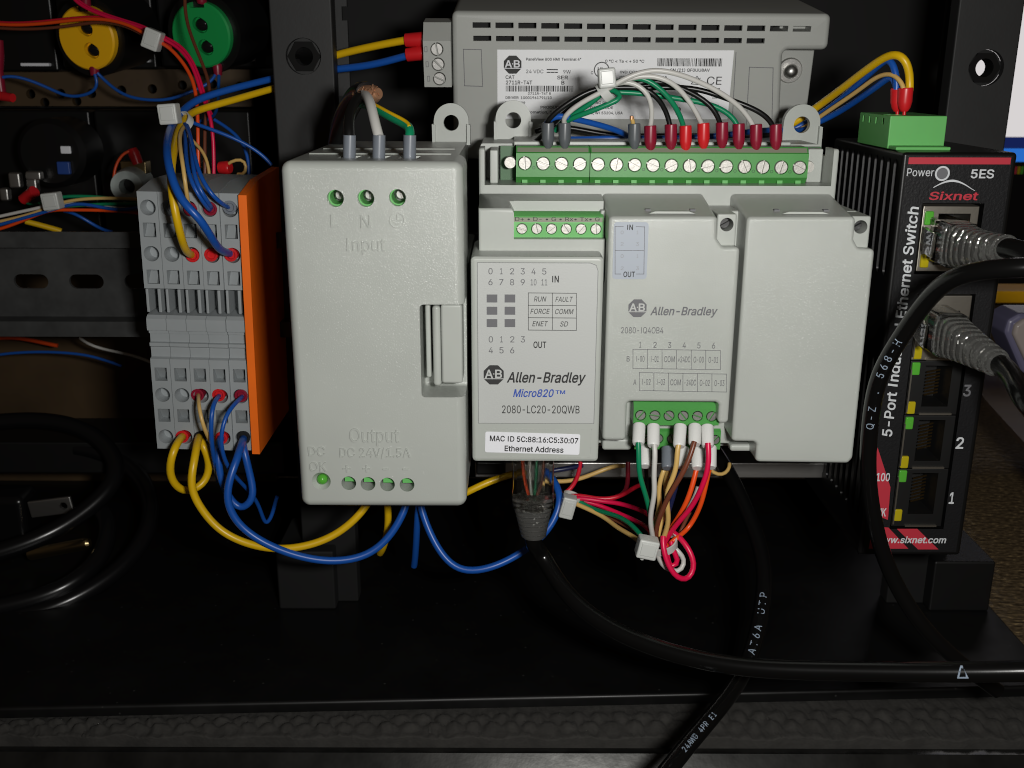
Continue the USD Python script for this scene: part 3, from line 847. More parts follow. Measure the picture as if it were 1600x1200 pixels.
for i, (s, w) in enumerate((('I-00', 13), ('I-01', 12), ('COM', 16.5), ('+24DC', 19), ('O-00', 16), ('O-01', 15))):
    K(s, 1000.5 + 22.8 * i, 560.5 + 0.33 * i, w, 9)
for i, (s, w) in enumerate((('I-02', 13), ('I-03', 12.5), ('COM', 16.5), ('-24DC', 18), ('O-02', 15.5), ('O-03', 15.5))):
    K(s, 1010 + 22.8 * i, 596.5 + 0.4 * i, w, 9)
fg, fh = FR(266), FR(272)
q = fg.box(990, 628.5, 1124, 664.5)
zm = fg.uv(1050, 638.5)[1]
g = prof_u([(-12, q[2]), (0, q[2]), (0, zm), (-2.2, q[3] + 1.0), (-12, q[3] + 1.0)], q[0], q[1])
pos = [fg.uv(1001 + 22.2 * k, 649 + 0.35 * k) for k in range(6)]
for a, b in pos:
    g -= cyl(a, b, -0.7, 1, 1.55, n=20)
c = io.add('upper_terminal', fg.put(g), 'green')
for i, (a, b) in enumerate(pos):
    io.add('terminal_screw', fg.put(screw(a, b, -0.05, 1.42, (50, -10, -40, -50, -20, 60)[i], 0.9, 0.36, 0.3)), 'steel_dull', c)
q = fh.box(992, 668, 1126, 702)
g = prof_u([(-8, q[2]), (0, q[2]), (0, q[3] - 1.2), (-2.0, q[3]), (-8, q[3])], q[0], q[1])
pos = [fh.uv(1006 + 22.2 * k, 685 + 0.5 * k) for k in range(6)]
for a, b in pos:
    g -= cyl(a, b, -0.7, 1, 1.55, n=20)
c = io.add('lower_terminal', fh.put(g), 'green')
for i, (a, b) in enumerate(pos):
    io.add('terminal_screw', fh.put(screw(a, b, -0.05, 1.42, 30 + 40 * i, 0.9, 0.36, 0.3)), 'steel_dull', c)

bl = Thing('blank_module', 'plain pale grey blank module at the right end of the controller', 'module')
xl, xr_ = XU(1155), XU(1354)
pts = [(xl, ZV(690)), (XU(1196), ZV(691)), (XU(1196), ZV(722)), (xr_ - 1.2, ZV(724)), (xr_, ZV(716)), (xr_, ZV(389)), (XU(1328), ZV(387)), (XU(1320), ZV(374)), (XU(1320), top), (xl, top)]
bl.add('shell', fm_.put(slope_top(loft(pts, -21.8, 0, 1.0, 0.7), top, 0.155)), 'grey')
corner_boss(bl, 1333, 356)
top_clips(bl, (1213, 1290), 1253)

# ------------------------------------------------------------------ operator terminal (seen from behind)
TL = math.radians(10)
EV = (0, -math.sin(TL), math.cos(TL))
h = Frame(P(1000, 60, 342), ev=EV)
hm = Thing('operator_terminal', 'back of a grey operator terminal with vent slots and a white rating label', 'operator terminal')
pt = lambda x, y: h.uv(x, y)
body = loft([pt(709, 250), pt(1216, 250), pt(1224, 78), pt(1294, 79), pt(1300, 22), pt(706, 17)], -46, 0, 1.6, 1.4)
body = man(body)
q = h.box(716, 24, 1216, 246)
body -= bx(q[0], q[1], q[2], q[3], -44, -1.7)
for k in range(15):
    a, b = pt(752.5 + 35.75 * k, 39.2 + 0.42 * k)
    body -= bx(a - 2.85, a + 2.85, b - 0.85, b + 0.85, -7, 2)
    if k < 13:
        a, b = pt(753.5 + 35.6 * k, 60 + 0.32 * k)
        body -= bx(a - 2.85, a + 2.85, b - 0.8, b + 0.8, -7, 2)
hs = hm.add('rear_cover', h.put(body), 'hmi')
q = h.box(718, 28, 1214, 76)
hm.add('slot_shade_sheet', h.put(bx(q[0], q[1], q[2], q[3], -6.5, -6)), 'void')  # black sheet added behind the vent slots to paint their inner shade
hb = Frame(P(1000, 60, 356), ev=EV)
q = hb.box(1180, 70, 1266, 190)
hm.add('mounting_plate', hb.put(rb(q[0], q[1], q[2] - 10, q[3], -3, 0, 0.4)), 'hmi')
a, b = hb.uv(1234, 110)
hm.add('clamp_screw', hb.put(cyl(a, b, 0, 0.6, 4.2, 3.8) + m3.Manifold.sphere(2.4, 20).translate((a, b, 1.4))), 'steel_dull', smooth=50)
hm.add('panel_relief', lines(h, [(724, 77, 752, 77.5), (752, 77.5, 754, 135), (724, 77, 726, 134), (726, 134, 754, 135)], 0.22, -0.12, 0.16), 'ink_grey', hs, False)
hm.add('panel_relief', lines(h, [(1171, 105, 1208, 106), (1208, 106, 1206, 195), (1171, 105, 1166, 195), (1150, 82, 1144, 190)], 0.22, -0.12, 0.16), 'ink_grey', hs, False)
q = h.box(777, 78, 1142, 186)
lw = hm.add('rating_label', h.put(rb(q[0], q[1], q[2], q[3], -0.1, 0.1, 0.08, 8)), 'label_hmi', smooth=False)
H = lambda s, cx, cy, w, hh, m='ink', **k: letter(hm, h, s, cx, cy, w, hh, m, 0.1, parent=lw, **k)
badge(hm, h, 801, 101, 14, 'ink', 'label_white', 0.1, lw)
for s, cx, cy, w, hh, bo in (('PanelView 800 HMI Terminal 4"', 865, 92.5, 86, 4.2, 0), ('24 VDC', 835.5, 111.5, 27, 5.5, 0), ('9W', 886, 112, 12, 5.5, 0), ('CAT', 797, 120.5, 14, 5.5, 1), ('SER', 879, 121, 17, 5.5, 1),
                              ('2711R-T4T', 811, 128.8, 41, 5.8, 1), ('B', 879.5, 129, 5, 5.8, 1), ('2711R-T4T B', 843, 146, 36, 3.6, 0), ('DRIVER  10001961791/10', 826, 152.5, 72, 4, 0), ('PN-344609', 805, 160.5, 31, 4, 0),
                              ('PRODUCT OF', 867, 167.5, 45, 4, 0), ('Automation, 1201 S', 850, 175, 66, 4, 0), ('FAC PS02 1', 945, 160.5, 36, 4, 0), ('DATE CODE', 940, 168, 36, 4, 0), ('kee, WI 53204, USA', 945, 176.3, 56, 4, 0),
                              ('0 °C < Ta < + 50 °C', 976, 95.5, 61, 4.4, 0), ('IND CONT EQ', 991, 112.5, 45, 3.8, 0), ('OPEN TYPE DEVICE 745', 1005, 120.5, 74, 3.8, 0), ('SN (21) QF0UU8AV', 1078, 109.5, 62, 4.6, 0),
                              ('CE', 1116, 126, 23, 12.5, 0), ('UK', 1086, 144, 12, 7, 1), ('CA', 1086, 153, 12, 7, 1), ('R', 1060, 173, 8, 11, 1), ('C', 925, 113.5, 3.5, 4.5, 1)):
    H(s, cx, cy, w, hh, bold=bool(bo) or hh < 5)
rnd = random.Random(4)


def barcode(x0, x1, y0, y1):
    a0, a1, b0, b1 = h.box(x0, y0, x1, y1)
    x, out = a0, []
    while x < a1:
        w = rnd.choice((0.16, 0.16, 0.3, 0.42))
        out.append(tri(bx(x, x + w, b0, b1, 0.1, 0.14)))
        x += w + rnd.choice((0.16, 0.2, 0.36))
    hm.add('bar_code', h.put(out), 'ink', lw, False)


barcode(790.5, 895, 133.8, 143)
barcode(1027, 1127, 91, 103.5)
a, b = pt(940, 109)
hm.add('approval_mark', h.put(ring(a, b, 0.1, 0.15, 2.5, 2.2)), 'ink', lw, False)
H('UL', 939, 108, 10, 6, bold=True)
hm.add('supply_symbol', lines(h, [(855, 108.5, 871, 108.7), (855, 113, 859, 113), (861, 113, 865, 113), (867, 113, 871, 113)], 0.3, 0.1), 'ink', lw, False)
hm.add('approval_mark', lines(h, [(1080, 131, 1089, 119), (1089, 119, 1097, 130), (1097, 130, 1090, 132), (1090, 132, 1080, 131), (1085, 127, 1089, 130), (1089, 130, 1094, 122)], 0.22, 0.1), 'ink', lw, False)
hm.add('approval_mark', lines(h, [(1112, 138, 1124, 150), (1124, 138, 1112, 150), (1112, 150, 1124, 150), (1113, 153, 1124, 153), (1113, 138, 1124, 138.5), (1114, 164, 1122, 174), (1122, 164, 1114, 174)], 0.24, 0.1), 'ink', lw, False)

# its three-pole supply connector
k = Frame(P(684, 90, 340), ev=EV)
t = Thing('supply_connector', 'small grey three screw connector at the left of the operator terminal', 'connector')
q = k.box(662, 64, 705, 136)
g = prof_u([(-14, q[2]), (0, q[2]), (0, q[3]), (-4.5, k.uv(684, 38)[1]), (-14, k.uv(684, 38)[1])], q[0], q[1])
ps_ = [k.uv(682.5, 77), k.uv(684.5, 100.5), k.uv(686.5, 123)]
for a, b in ps_:
    g -= cyl(a, b, -1, 1, 2.1)
c = t.add('body', k.put(g), 'hmi')
for (a, b), an in zip(ps_, (100, -45, -25)):
    t.add('terminal_screw', k.put(screw(a, b, 0.0, 1.95, an, 1.2, 0.5, 0.4)), 'steel_dull', c)
    t.add('pole_mark', k.put([bx(a - 3.9, a - 3.0, b + 0.7, b + 0.85, -0.1, 0.06), bx(a - 3.9, a - 3.0, b - 0.85, b - 0.7, -0.1, 0.06), bx(a - 3.9, a - 3.75, b - 0.7, b + 0.7, -0.1, 0.06), bx(a - 3.15, a - 3.0, b - 0.7, b + 0.7, -0.1, 0.06)]), 'ink_grey', c, False)

# ------------------------------------------------------------------ network switch
s = FR(281)
SX = lambda px, py: s.uv(px, py)[0]
SV = lambda py: s.uv(1460, py)[1]
nsw = Thing('network_switch', 'black five port network switch with vented side, white lettering and red stripes', 'network switch')
xl, xr_ = SX(1391, 421), SX(1546, 552)
vb, vt = SV(868), SV(238)
body = rb(xl, xr_, vb, vt, -62, 0, 1.0)
for i in range(11):
    y = -4.5 - 5.2 * i
    top, bot = vt - 3.6, vt - 33
    for a0, a1 in ((bot, top), (vb + 12, vb + 60)):
        body -= m3.Manifold.batch_hull([m3.Manifold.sphere(1.45, 8).scale((3.0, 1, 1)).translate((xl, q_, y)) for q_ in (a0, a1)])
# port openings
UO0, UO1, UT0, UT1, UL = SX(1433, 690), SX(1474, 690), SX(1409, 690), SX(1490, 690), SX(1421, 661)
p5 = (SX(1438, 372), SX(1526, 372), SV(425), SV(322))
body -= bx(p5[0] - 0.6, p5[1] + 0.8, p5[2] - 0.6, p5[3] + 0.8, -14, 2)
st0, st1 = SV(824), SV(462)
body -= bx(UT0 - 0.5, UT1 + 0.5, st0 - 0.5, st1 + 0.5, -14, 2)
nsw.add('case', s.put(body), 'black_plastic')
q = (xl + 1.3, xr_ - 1.5, vb + 1.3, vt - 0.9)
lab = bx(*q, -0.2, 0.12) - bx(p5[0] - 0.6, p5[1] + 0.8, p5[2] - 0.6, p5[3] + 0.8, -2, 2) - bx(UT0 - 0.5, UT1 + 0.5, st0 - 0.5, st1 + 0.5, -2, 2)
fl2 = nsw.add('front_label', s.put(lab), 'black_label', smooth=False)
W = lambda tx, cx, cy, w, hh, m='ink_white', **kk: letter(nsw, s, tx, cx, cy, w, hh, m, 0.12, parent=fl2, **kk)
e = s.box(1414, 246, 1564, 256.5)
nsw.add('red_stripe', s.put(bx(q[0] + 0.3, q[1] - 0.3, e[2], e[3], 0.12, 0.18)), 'ink_red', fl2, False)
W('Power', 1438, 269, 42, 12)
a, b = s.uv(1472, 271)
nsw.add('lamp_ring', s.put(ring(a, b, 0.12, 0.2, 2.0, 1.5)), 'ink_white', fl2, False)
nsw.add('power_lamp', s.put(cyl(a, b, 0.0, 0.16, 1.45)), 'ink_grey', fl2, False)
W('5ES', 1535, 271.5, 36, 13, bold=True)
arc = [s.uv(1458 + 65 * tt, 293 + 5 * tt - 13 * math.sin(math.pi * min(1, tt * 1.02))) for tt in np.linspace(0, 1, 14)]
tk = [0.45 * (1 - abs(2 * tt - 0.9)) + 0.18 for tt in np.linspace(0, 1, 14)]
nsw.add('logo_arc', s.put(prism([(x, y + w / 2) for (x, y), w in zip(arc, tk)][::-1] + [(x, y - w / 2) for (x, y), w in zip(arc, tk)], 0.12, 0.18)), 'ink_white', fl2, False)
W('Sixnet', 1490, 306, 76, 12, 'ink_red', bold=True, slant=0.15)
W('5-Port Industrial Ethernet Switch', 1405.5, 508, 356, 15.5, bold=True, rot=90, slant=0.12)
for pl in ([(1371, 699), (1360, 720), (1357, 800), (1387, 812), (1391, 761)], [(1363, 822), (1388, 824), (1419, 857), (1357, 857)], [(1401, 826), (1433, 826), (1466, 858), (1434, 858)]):
    pp = [s.uv(*x) for x in pl][::-1]
    pp = [(max(x, q[0] + 0.2), y) for x, y in pp]
    if Polygon(pp).exterior.is_ccw is False:
        pp = pp[::-1]
    nsw.add('red_stripe', s.put(prism(pp, 0.12, 0.18)), 'ink_red', fl2, False)
for tx, cx, cy, w, hh in (('100', 1379.5, 745, 21, 12), ('LINK', 1372, 800, 24, 12), ('www.sixnet.com', 1423, 843, 110, 9.5)):
    letter(nsw, s, tx, cx, cy, w, hh, 'ink_white', 0.18, True, slant=0.15 if '.' in tx else 0, parent=fl2)
W('2', 1499.5, 692, 12, 17, bold=True)
W('1', 1487, 778, 8, 17, bold=True)
W('3', 1511, 610, 12, 17, 'ink_grey', bold=True)


def port(u0, u1, b0, b1, o, m):
    """Shield plate with an opening, contacts inside."""
    g = rb(u0, u1, b0, b1, -13, -0.4, 0.3, 8) - bx(o[0], o[1], o[2], o[3], -12, 2)
    sp = nsw.add('port_shield', s.put(g), m)
    for j in range(8):
        y = o[2] + (o[3] - o[2]) * (0.22 + 0.08 * j)
        c = tri(bx(0, (o[1] - o[0]) * 0.72, -0.22, 0.22, -0.15, 0.15).rotate((0, 28, 0)).translate((o[0] + 1.6, y, -3.2)))
        nsw.add('contact', s.put(c), 'gold', sp, False)
    nsw.add('port_back', s.put(bx(o[0] + 0.02, o[1] - 0.02, o[2] + 0.02, o[3] - 0.02, -11.9, -11)), 'void', sp, False)
    return sp


def led(u, v, m, sp, w=1.2, hgt=1.9):
    nsw.add('port_lamp', s.put(rb(u - w, u + w, v - hgt, v + hgt, -2, 0.25, 0.4, 8)), m, sp, label={'led_green': 'green port lamp', 'led_yellow': 'yellow port lamp'}[m])


sp = port(p5[0], p5[1], p5[2], p5[3], (SX(1463, 372), SX(1513, 372), SV(414), SV(334)), 'tin')
led(SX(1452, 341), SV(341), 'led_green', sp)
led(SX(1445, 408), SV(408), 'led_yellow', sp)
# ports 4 to 1 share one shield stack
ctr = (520, 606, 691, 774)
for n_, cy in enumerate(ctr):
    hi = st1 if n_ == 0 else SV((ctr[n_ - 1] + cy) / 2 + 1) - 0.05
    lo = st0 if n_ == 3 else SV((cy + ctr[n_ + 1]) / 2 + 1) + 0.05
    sp = port(UT0, UT1, lo, hi, (UO0, UO1, SV(cy + 30), SV(cy - 34)), 'tin' if n_ == 0 else 'black_metal')
    nsw.add('shield_edge', s.put(bx(UO0 - 0.5, UO1 + 1.2, lo + 0.2, lo + 0.75, -0.45, 0.2)), 'tin', sp, False)
    nsw.add('shield_edge', s.put(bx(UT0 + 0.15, UT0 + 0.6, lo + 1.0, hi - 2.5, -0.45, 0.15)), 'tin', sp, False)
    led(UL, SV(cy - 29.5), 'led_green', sp)
    led(UL, SV(cy + 31.5), 'led_yellow', sp)

# its green power plug with the two red sleeves
g_ = FR(293)
t = Thing('power_plug', 'light green plug on top of the black network switch', 'connector')
u0, u1 = g_.uv(1389, 205)[0], g_.uv(1478, 205)[0]
v1 = g_.uv(1432, 181)[1]
g = rb(u0, u1, vt + 0.05, v1, -26, 0, 0.3, 8)
for i in range(4):
    g -= bx(u0 - 1, u0 + 0.7, v1 - 2.6, v1 - 0.8, -23 + 5.6 * i, -21.6 + 5.6 * i)
for px in (1401, 1414):
    a = g_.uv(px, 178)[0]
    g -= cyl(0, 0, 0, 6, 1.6, n=16).rotate((-90, 0, 0)).translate((a, v1 - 4, -6))
t.add('plug_body', g_.put(g), 'green_light')
q = g_.box(1389, 226, 1478, 240)
t.add('foot_ledge', FR(290).put(rb(u0 + 0.3, u1 - 0.5, vt + 0.02, vt + 1.0, -20, 3, 0.3, 8)), 'green_light')


# ------------------------------------------------------------------ clear network plugs and black cables
def rj45(label, o, ex, ev, boot, gap, tab_to=1.0):
    """A clear plug: o = centre of the mating face, out = ex x ev, ev = the tab's side; boot = bend of the boot sideways."""
    f = Frame(o, ex, ev)
    t = Thing('network_plug', label, 'network plug', None)
    body = rb(-5.8, 5.8, -3.6, 3.6, -7, 14, 0.5, 8) - bx(-4.6, 4.6, -2.2, 2.2, -2, 15)
    t.add('plug_body', f.put(body), 'clear')
    pf = [(4.0, -5), (4.6, -5), (7.4 * tab_to, 11), (7.4 * tab_to, 13.5), (6.6 * tab_to, 13.5), (6.6 * tab_to, 11), (3.6, -4)]
    tb = m3.CrossSection([pf[::-1] if Polygon(pf).exterior.is_ccw is False else pf]).extrude(6.4)
    v = np.asarray(tri(tb).vertices)
    t.add('locking_tab', f.put(trimesh.Trimesh(np.c_[v[:, 2] - 3.2, v[:, 0], v[:, 1]], tri(tb).faces, process=False)), 'clear')
    # ribbed boot: rings that shrink along the bend
    n, L = 9, gap
    V, Fc, nn = [], [], 24
    lay = []
    for i in range(n):
        for d, k in ((0.0, 1.0), (0.52, 1.0), (0.6, 0.88), (0.92, 0.88)):
            lay.append(((i + d) / n, k))
    for tt, kk in lay:
        hw, hh = (6.1 - 2.6 * tt) * kk, (4.6 - 1.1 * tt) * kk
        ex_ = 4.0 - 2 * tt
        cu, cv = boot[0] * tt * tt, boot[1] * tt * tt
        for j in range(nn):
            a = 2 * math.pi * j / nn
            c, s__ = math.cos(a), math.sin(a)
            V.append((cu + hw * math.copysign(abs(c) ** (2 / ex_), c), cv + hh * math.copysign(abs(s__) ** (2 / ex_), s__), 11 + L * tt))
    m = len(lay)
    for i in range(m - 1):
        for j in range(nn):
            A, B, C, D = i * nn + j, i * nn + (j + 1) % nn, (i + 1) * nn + (j + 1) % nn, (i + 1) * nn + j
            Fc += [(A, B, C), (A, C, D)]
    V += [(0, 0, 11), (boot[0], boot[1], 11 + L)]
    for j in range(nn):
        Fc += [(m * nn, (j + 1) % nn, j), (m * nn + 1, (m - 1) * nn + j, (m - 1) * nn + (j + 1) % nn)]
    t.add('boot', f.put(trimesh.Trimesh(np.array(V), np.array(Fc), process=False)), 'clear_boot', smooth=25)
    for j, cname in enumerate(('orange', 'white', 'green', 'brown')):
        t.add('inner_wire', tube([f.at(-3 + 2 * j, 0, -1), f.at(-2.4 + 1.6 * j, 0, 6), f.at(-1.2 + 0.8 * j, 0, 10.5)], 0.5, 6), 'w_' + cname, smooth=60)
    for j in range(8):
        t.add('contact', f.put(bx(-3.7 + 1.02 * j, -3.3 + 1.02 * j, -3.7, -2.4, -5, 0)), 'gold', smooth=False)
    ts = np.linspace(0.1, 1, 6)
    return t, f, [f.at(boot[0] * x * x, boot[1] * x * x, 11 + L * x) for x in ts]


def cable_text(t, path, r, s, frac, hmm, sp, m='ink_cable', flip=False):
    """Printing wrapped on a cable along its path."""
    p = smooth_path(path, 0.8)
    d = np.r_[0, np.cumsum(np.linalg.norm(np.diff(p, axis=0), axis=1))]
    x = frac * d[-1]
    for ch in s:
        if ch != ' ':
            o = np.array([np.interp(x, d, p[:, i]) for i in range(3)])
            T = np.array([np.interp(x + 0.8, d, p[:, i]) for i in range(3)]) - np.array([np.interp(x - 0.8, d, p[:, i]) for i in range(3)])
            T /= np.linalg.norm(T)
            if flip:
                T = -T
            n = -o / np.linalg.norm(o)
            n = n - T * (n @ T)
            n /= np.linalg.norm(n)
            g = meshkit.text_mesh(ch, 1.0, 1.0)
            v = np.array(g.vertices)
            w_ = v[:, 0].max() - v[:, 0].min()
            v[:, 0] = (v[:, 0] - v[:, 0].min() - w_ / 2) * hmm
            v[:, 1] = (v[:, 1] - 0.5) * hmm
            z = np.sqrt(np.maximum(r * r - v[:, 1] ** 2, 0.01)) + v[:, 2] * 0.05 + 0.02
            q = o + v[:, :1] * T + v[:, 1:2] * np.cross(n, T) + z[:, None] * n
            t.add('printing', trimesh.Trimesh(q, g.faces, process=False), m, 0, False)
        x += sp * (-1 if flip else 1)


# controller port, plug pointing down
o = P(833, 716, 270)
dn = np.array([0.0, -0.10, -1.0])
dn /= np.linalg.norm(dn)
ex = np.array([1.0, 0, 0])
pl1, ff, run = rj45('clear network plug hanging under the pale grey logic controller', o, ex, np.cross(dn, ex), (0.3, 0), 12.5)
e1 = run[-1]
A = [run[1], run[3], e1 + dn * 1.0] + [P(*x) for x in ((846, 866, 270), (882, 921, 262), (945, 975, 252), (1030, 1013, 243), (1150, 1040, 234), (1300, 1048, 226), (1450, 1050, 218), (1660, 1047, 208))]
t = Thing('network_cable', 'black network cable from the controller sweeping right along the front of the base', 'cable')
t.add('jacket', tube(A, 2.5, 18, 1.5), 'cable', smooth=60)
cable_text(t, A, 2.5, 'Δ C', 0.865, 3.0, 7.5)

B = [P(*x) for x in ((1108, 690, 325), (1140, 742, 312), (1172, 810, 300), (1192, 880, 288), (1190, 950, 276), (1170, 1030, 262), (1140, 1085, 250), (1095, 1140, 236), (1050, 1195, 222), (1010, 1250, 208))]
t = Thing('network_cable', 'black cable with white printing that drops behind the module and crosses the foam edge', 'cable')
t.add('jacket', tube(B, 2.4, 18, 1.5), 'cable', smooth=60)
cable_text(t, B, 2.4, 'AT6A UTP', 0.54, 2.1, 2.8, flip=True)
cable_text(t, B, 2.4, '24AWG 4PR E1', 0.855, 1.5, 1.6, flip=True)

C = [P(*x) for x in ((1680, 412, 222), (1600, 418, 222), (1513, 427, 230), (1459, 458, 238), (1405, 531, 247), (1374, 590, 252), (1360, 660, 256), (1357, 744, 258), (1373, 842, 260), (1400, 912, 260), (1440, 975, 258), (1500, 1035, 258), (1560, 1080, 258))]
t = Thing('network_cable', 'black network cable arching in front of the network switch from the right edge', 'cable')
t.add('jacket', tube(C, 2.2, 18, 1.5), 'cable', smooth=60)
cable_text(t, C, 2.2, 'Q-Z . 568-H', 0.44, 1.9, 2.7, flip=True)

for lab, px, py, bt in (('clear network plug in the top port of the black network switch', 1470, 372, (2.0, -4.5)), ('clear network plug in the second port of the black network switch', 1458, 508, (-3.0, -5.5))):
    o = P(px, py, 281)
    pl, ff, run = rj45(lab, o, (0, 0, 1), (-1, 0, 0), bt, 19)
    d = run[-1] - run[-2]
    d /= np.linalg.norm(d)
    e = run[-1]
    if py < 400:
        path = [run[1], run[3], e + d, P(1680, 432, 238), P(1760, 470, 236)]
    else:
        path = [run[1], run[3], e + d, P(1600, 622, 232), P(1660, 680, 226)]
    t = Thing('network_cable', 'black network cable leaving the %s plug of the network switch' % ('upper clear' if py < 400 else 'lower clear'), 'cable')
    t.add('jacket', tube(path, 2.6, 16, 1.5), 'cable', smooth=60)

# ------------------------------------------------------------------ grey terminal blocks and orange end plate
TT = 0.022
tf = Frame((0, 300, 0), (math.cos(TT), 0, -math.sin(TT)), (math.sin(TT), 0, math.cos(TT)))
X0, X1 = tf.uv(228.5, 490)[0], tf.uv(383.5, 490)[0]
PW = (X1 - X0) / 5
TV = lambda py: tf.uv(300, py)[1]
pf = [(-33, TV(690)), (-0.0, TV(702)), (0, TV(562)), (-1.4, TV(560)), (-1.4, TV(545)), (-0.6, TV(543)), (-0.6, TV(538)), (-1.6, TV(537)), (-1.6, TV(524)), (-0.8, TV(523)), (-0.8, TV(518)), (0.6, TV(517)), (0.6, TV(499)),
      (-0.6, TV(494)), (-8, TV(490)), (-8, TV(453)), (0, TV(452)), (0, TV(301)), (-13.5, TV(289)), (-33, TV(289))]
g = prof_u(pf[::-1] if Polygon(pf).exterior.is_ccw is False else pf, X0 + 0.06, X0 + PW - 0.06)
xc = X0 + PW * 0.5
circ = [TV(326), TV(398), TV(618), TV(683)]
sqr = [TV(361), TV(434), TV(586), TV(650)]
for v in circ:
    g -= cyl(xc, v, -4.0, 0.02, 1.75, 2.3, n=24) + cyl(xc, v, -0.01, 1, 2.3, n=24)
for i, v in enumerate(sqr):
    g -= bx(xc - 1.85, xc + 1.85, v - 2.1, v + 2.1, -5, 1)
tb = Thing('terminal_block', 'leftmost grey terminal block of the five, with every entry empty', 'terminal block', 'grey terminal blocks on the rail')
bt_ = tb.add('housing', tf.put(g), 'block')
for i, v in enumerate(sqr):                              # sprung clamp seen in each square opening
    s_gn = 1 if i < 2 else -1
    pr = [(-4.9, v - 2.05), (-0.8, v - 2.05), (-4.0, v + 2.05), (-4.9, v + 2.05)] if i < 2 else [(-4.9, v - 2.05), (-4.0, v - 2.05), (-0.8, v + 2.05), (-4.9, v + 2.05)]
    pr = pr if Polygon(pr).exterior.is_ccw else pr[::-1]
    tb.add('clamp', tf.put(prof_u(pr, xc - 1.8, xc + 0.7)), 'block', bt_)
for sx_, w_ in ((0, 0.8), (PW - 2.4, 0.9)):
    tb.add('bridge_rib', tf.put(rb(X0 + 0.1 + sx_, X0 + 0.1 + sx_ + w_, TV(490), TV(453.5), -8.2, -0.6, 0.15, 8)), 'block', bt_)
tb.done()
labs = ['second grey terminal block from the left, one yellow wire in its lowest entry', 'middle grey terminal block, the thick yellow wire entering it above', 'fourth grey terminal block, a red sleeve without visible wire in its second entry', 'rightmost grey terminal block, next to the orange plate']
for i, lb2 in enumerate(labs):
    place(tb, tf.ex * PW * (i + 1) + [0, (0.0, 0.0, -0.1, 0.35)[i], 0], lb2)
op = Thing('end_plate', 'bright orange end plate closing the row of grey terminal blocks', 'end plate')
oq = tf.uv(0, 0)
pf = [(-42, TV(700) - 1), (1.2, TV(705)), (1.6, TV(560)), (1.6, TV(302)), (-13, TV(286)), (-42, TV(279))]
g = prof_u(pf[::-1] if Polygon(pf).exterior.is_ccw is False else pf, X1 + 0.12, X1 + 2.5)
op.add('end_plate', tf.put(g), 'orange_plate')

# ------------------------------------------------------------------ back of the control panel at the upper left
def button(px, py, Y, r, m, label, boot):
    f = FR(Y)
    u, v = f.uv(px, py)
    f = Frame(f.at(u, v), (math.cos(0.22), -math.sin(0.22), 0), (0.0, -0.16, 0.987))
    t = Thing('push_button', label, 'push button')
    g = cyl(0, 0, -3.0, -0.6, r, n=48) + cyl(0, 0, -0.6, 0, r, r - 0.6, n=48)
    hs = [(0.4, 3.6), (1.6, -4.4)]
    for a, b in hs:
        g -= m3.Manifold.batch_hull([cyl(a - 0.6, b + 0.4, -2.4, 1, 2.5, n=24), cyl(a + 0.6, b - 0.4, -2.4, 1, 2.5, n=24)])
    g -= bx(-3, 3, r - 2.2, r + 1, -4, 1)
    t.add('flange', f.put(g), m)
    for a, b in hs:
        t.add('terminal_screw', f.put(m3.Manifold.sphere(2.3, 20).scale((1.1, 1, 0.55)).translate((a, b, -1.6)) - bx(a - 3, a + 3, b - 0.3, b + 0.3, -0.9, 1)), 'nut')
    t.add('barrel', f.put(cyl(0, 0, -28, -3, r * 1.25, n=36)), 'black_plastic')
    a, b, c, d = boot
    t.add('terminal_boot', lathe(P(a, b, Y + 3), P(c, d, Y + 3), [(0, 1.5), (0.8, 1.9), (1, 1.6)]), 'sleeve_crimson')
    t.add('terminal_boot', lathe(f.at(2.4, r + 4, -1), f.at(1.6, r - 0.8, -1), [(0, 1.6), (0.8, 1.9), (1, 1.6)]), 'sleeve_crimson')


button(134, 60, 405, 11.6, 'yellow_disc', 'round yellow push button back with two screw holes, wires crossing it', (148, 118, 147, 104))
button(313, 55, 405, 11.9, 'green_disc', 'round green push button back with two screw holes', (341, 118, 339, 100))
for lab, x0, y0, x1, y1, bar in (('black contact block left of the yellow button', -30, -30, 84, 112, (36, 80, 101)), ('black contact block between the yellow and green buttons', 90, -30, 240, 108, (194, 236, 95)), ('black contact block behind the green button beside the dark upright', 246, -30, 400, 106, (352, 399, 93)),
                                 ('black switch housing at the left edge under the brown perforated strip', -30, 172, 152, 408, None), ('black switch housing behind the white round switch', 158, 172, 398, 412, None)):
    f = FR(438)
    t = Thing('contact_block', lab, 'contact block')
    t.add('body', f.put(rb(*f.box(x0, y0, x1, y1), -30, 0, 1.2)), 'black_plastic')
    if bar:
        q = f.box(bar[0], bar[2] - 2.5, bar[1], bar[2] + 2.5)
        t.add('terminal_glint_bar', f.put(rb(q[0], q[1], q[2], q[3], -0.5, 2.5, 0.3, 8)), 'label_white')  # metal terminal edge, its highlight painted on as plain white
t = Thing('white_switch', 'round white switch back with a dark hole, an orange wire looping over it', 'switch')
a, b = P(214, 283, 415), P(198, 292, 398)
t.add('collar', lathe(a, b, [(0, 6.6), (0.85, 6.6), (1, 6.0), (1, 3.0), (0.4, 2.8)], 28), 'white_plastic')
t.add('hole_liner', lathe(a + (b - a) * 0.35, a + (b - a) * 0.6, [(0, 2.7), (1, 2.7)]), 'black_metal')
f = FR(408)
q = f.box(188, 252, 228, 272)
t.add('terminal_clip', f.put(rb(*q, -6, 0, 0.5)), 'brass')
t.add('terminal_boot', lathe(P(206, 232, 402), P(216, 256, 402), [(0, 1.7), (0.3, 2.2), (1, 2.0)]), 'sleeve_red')
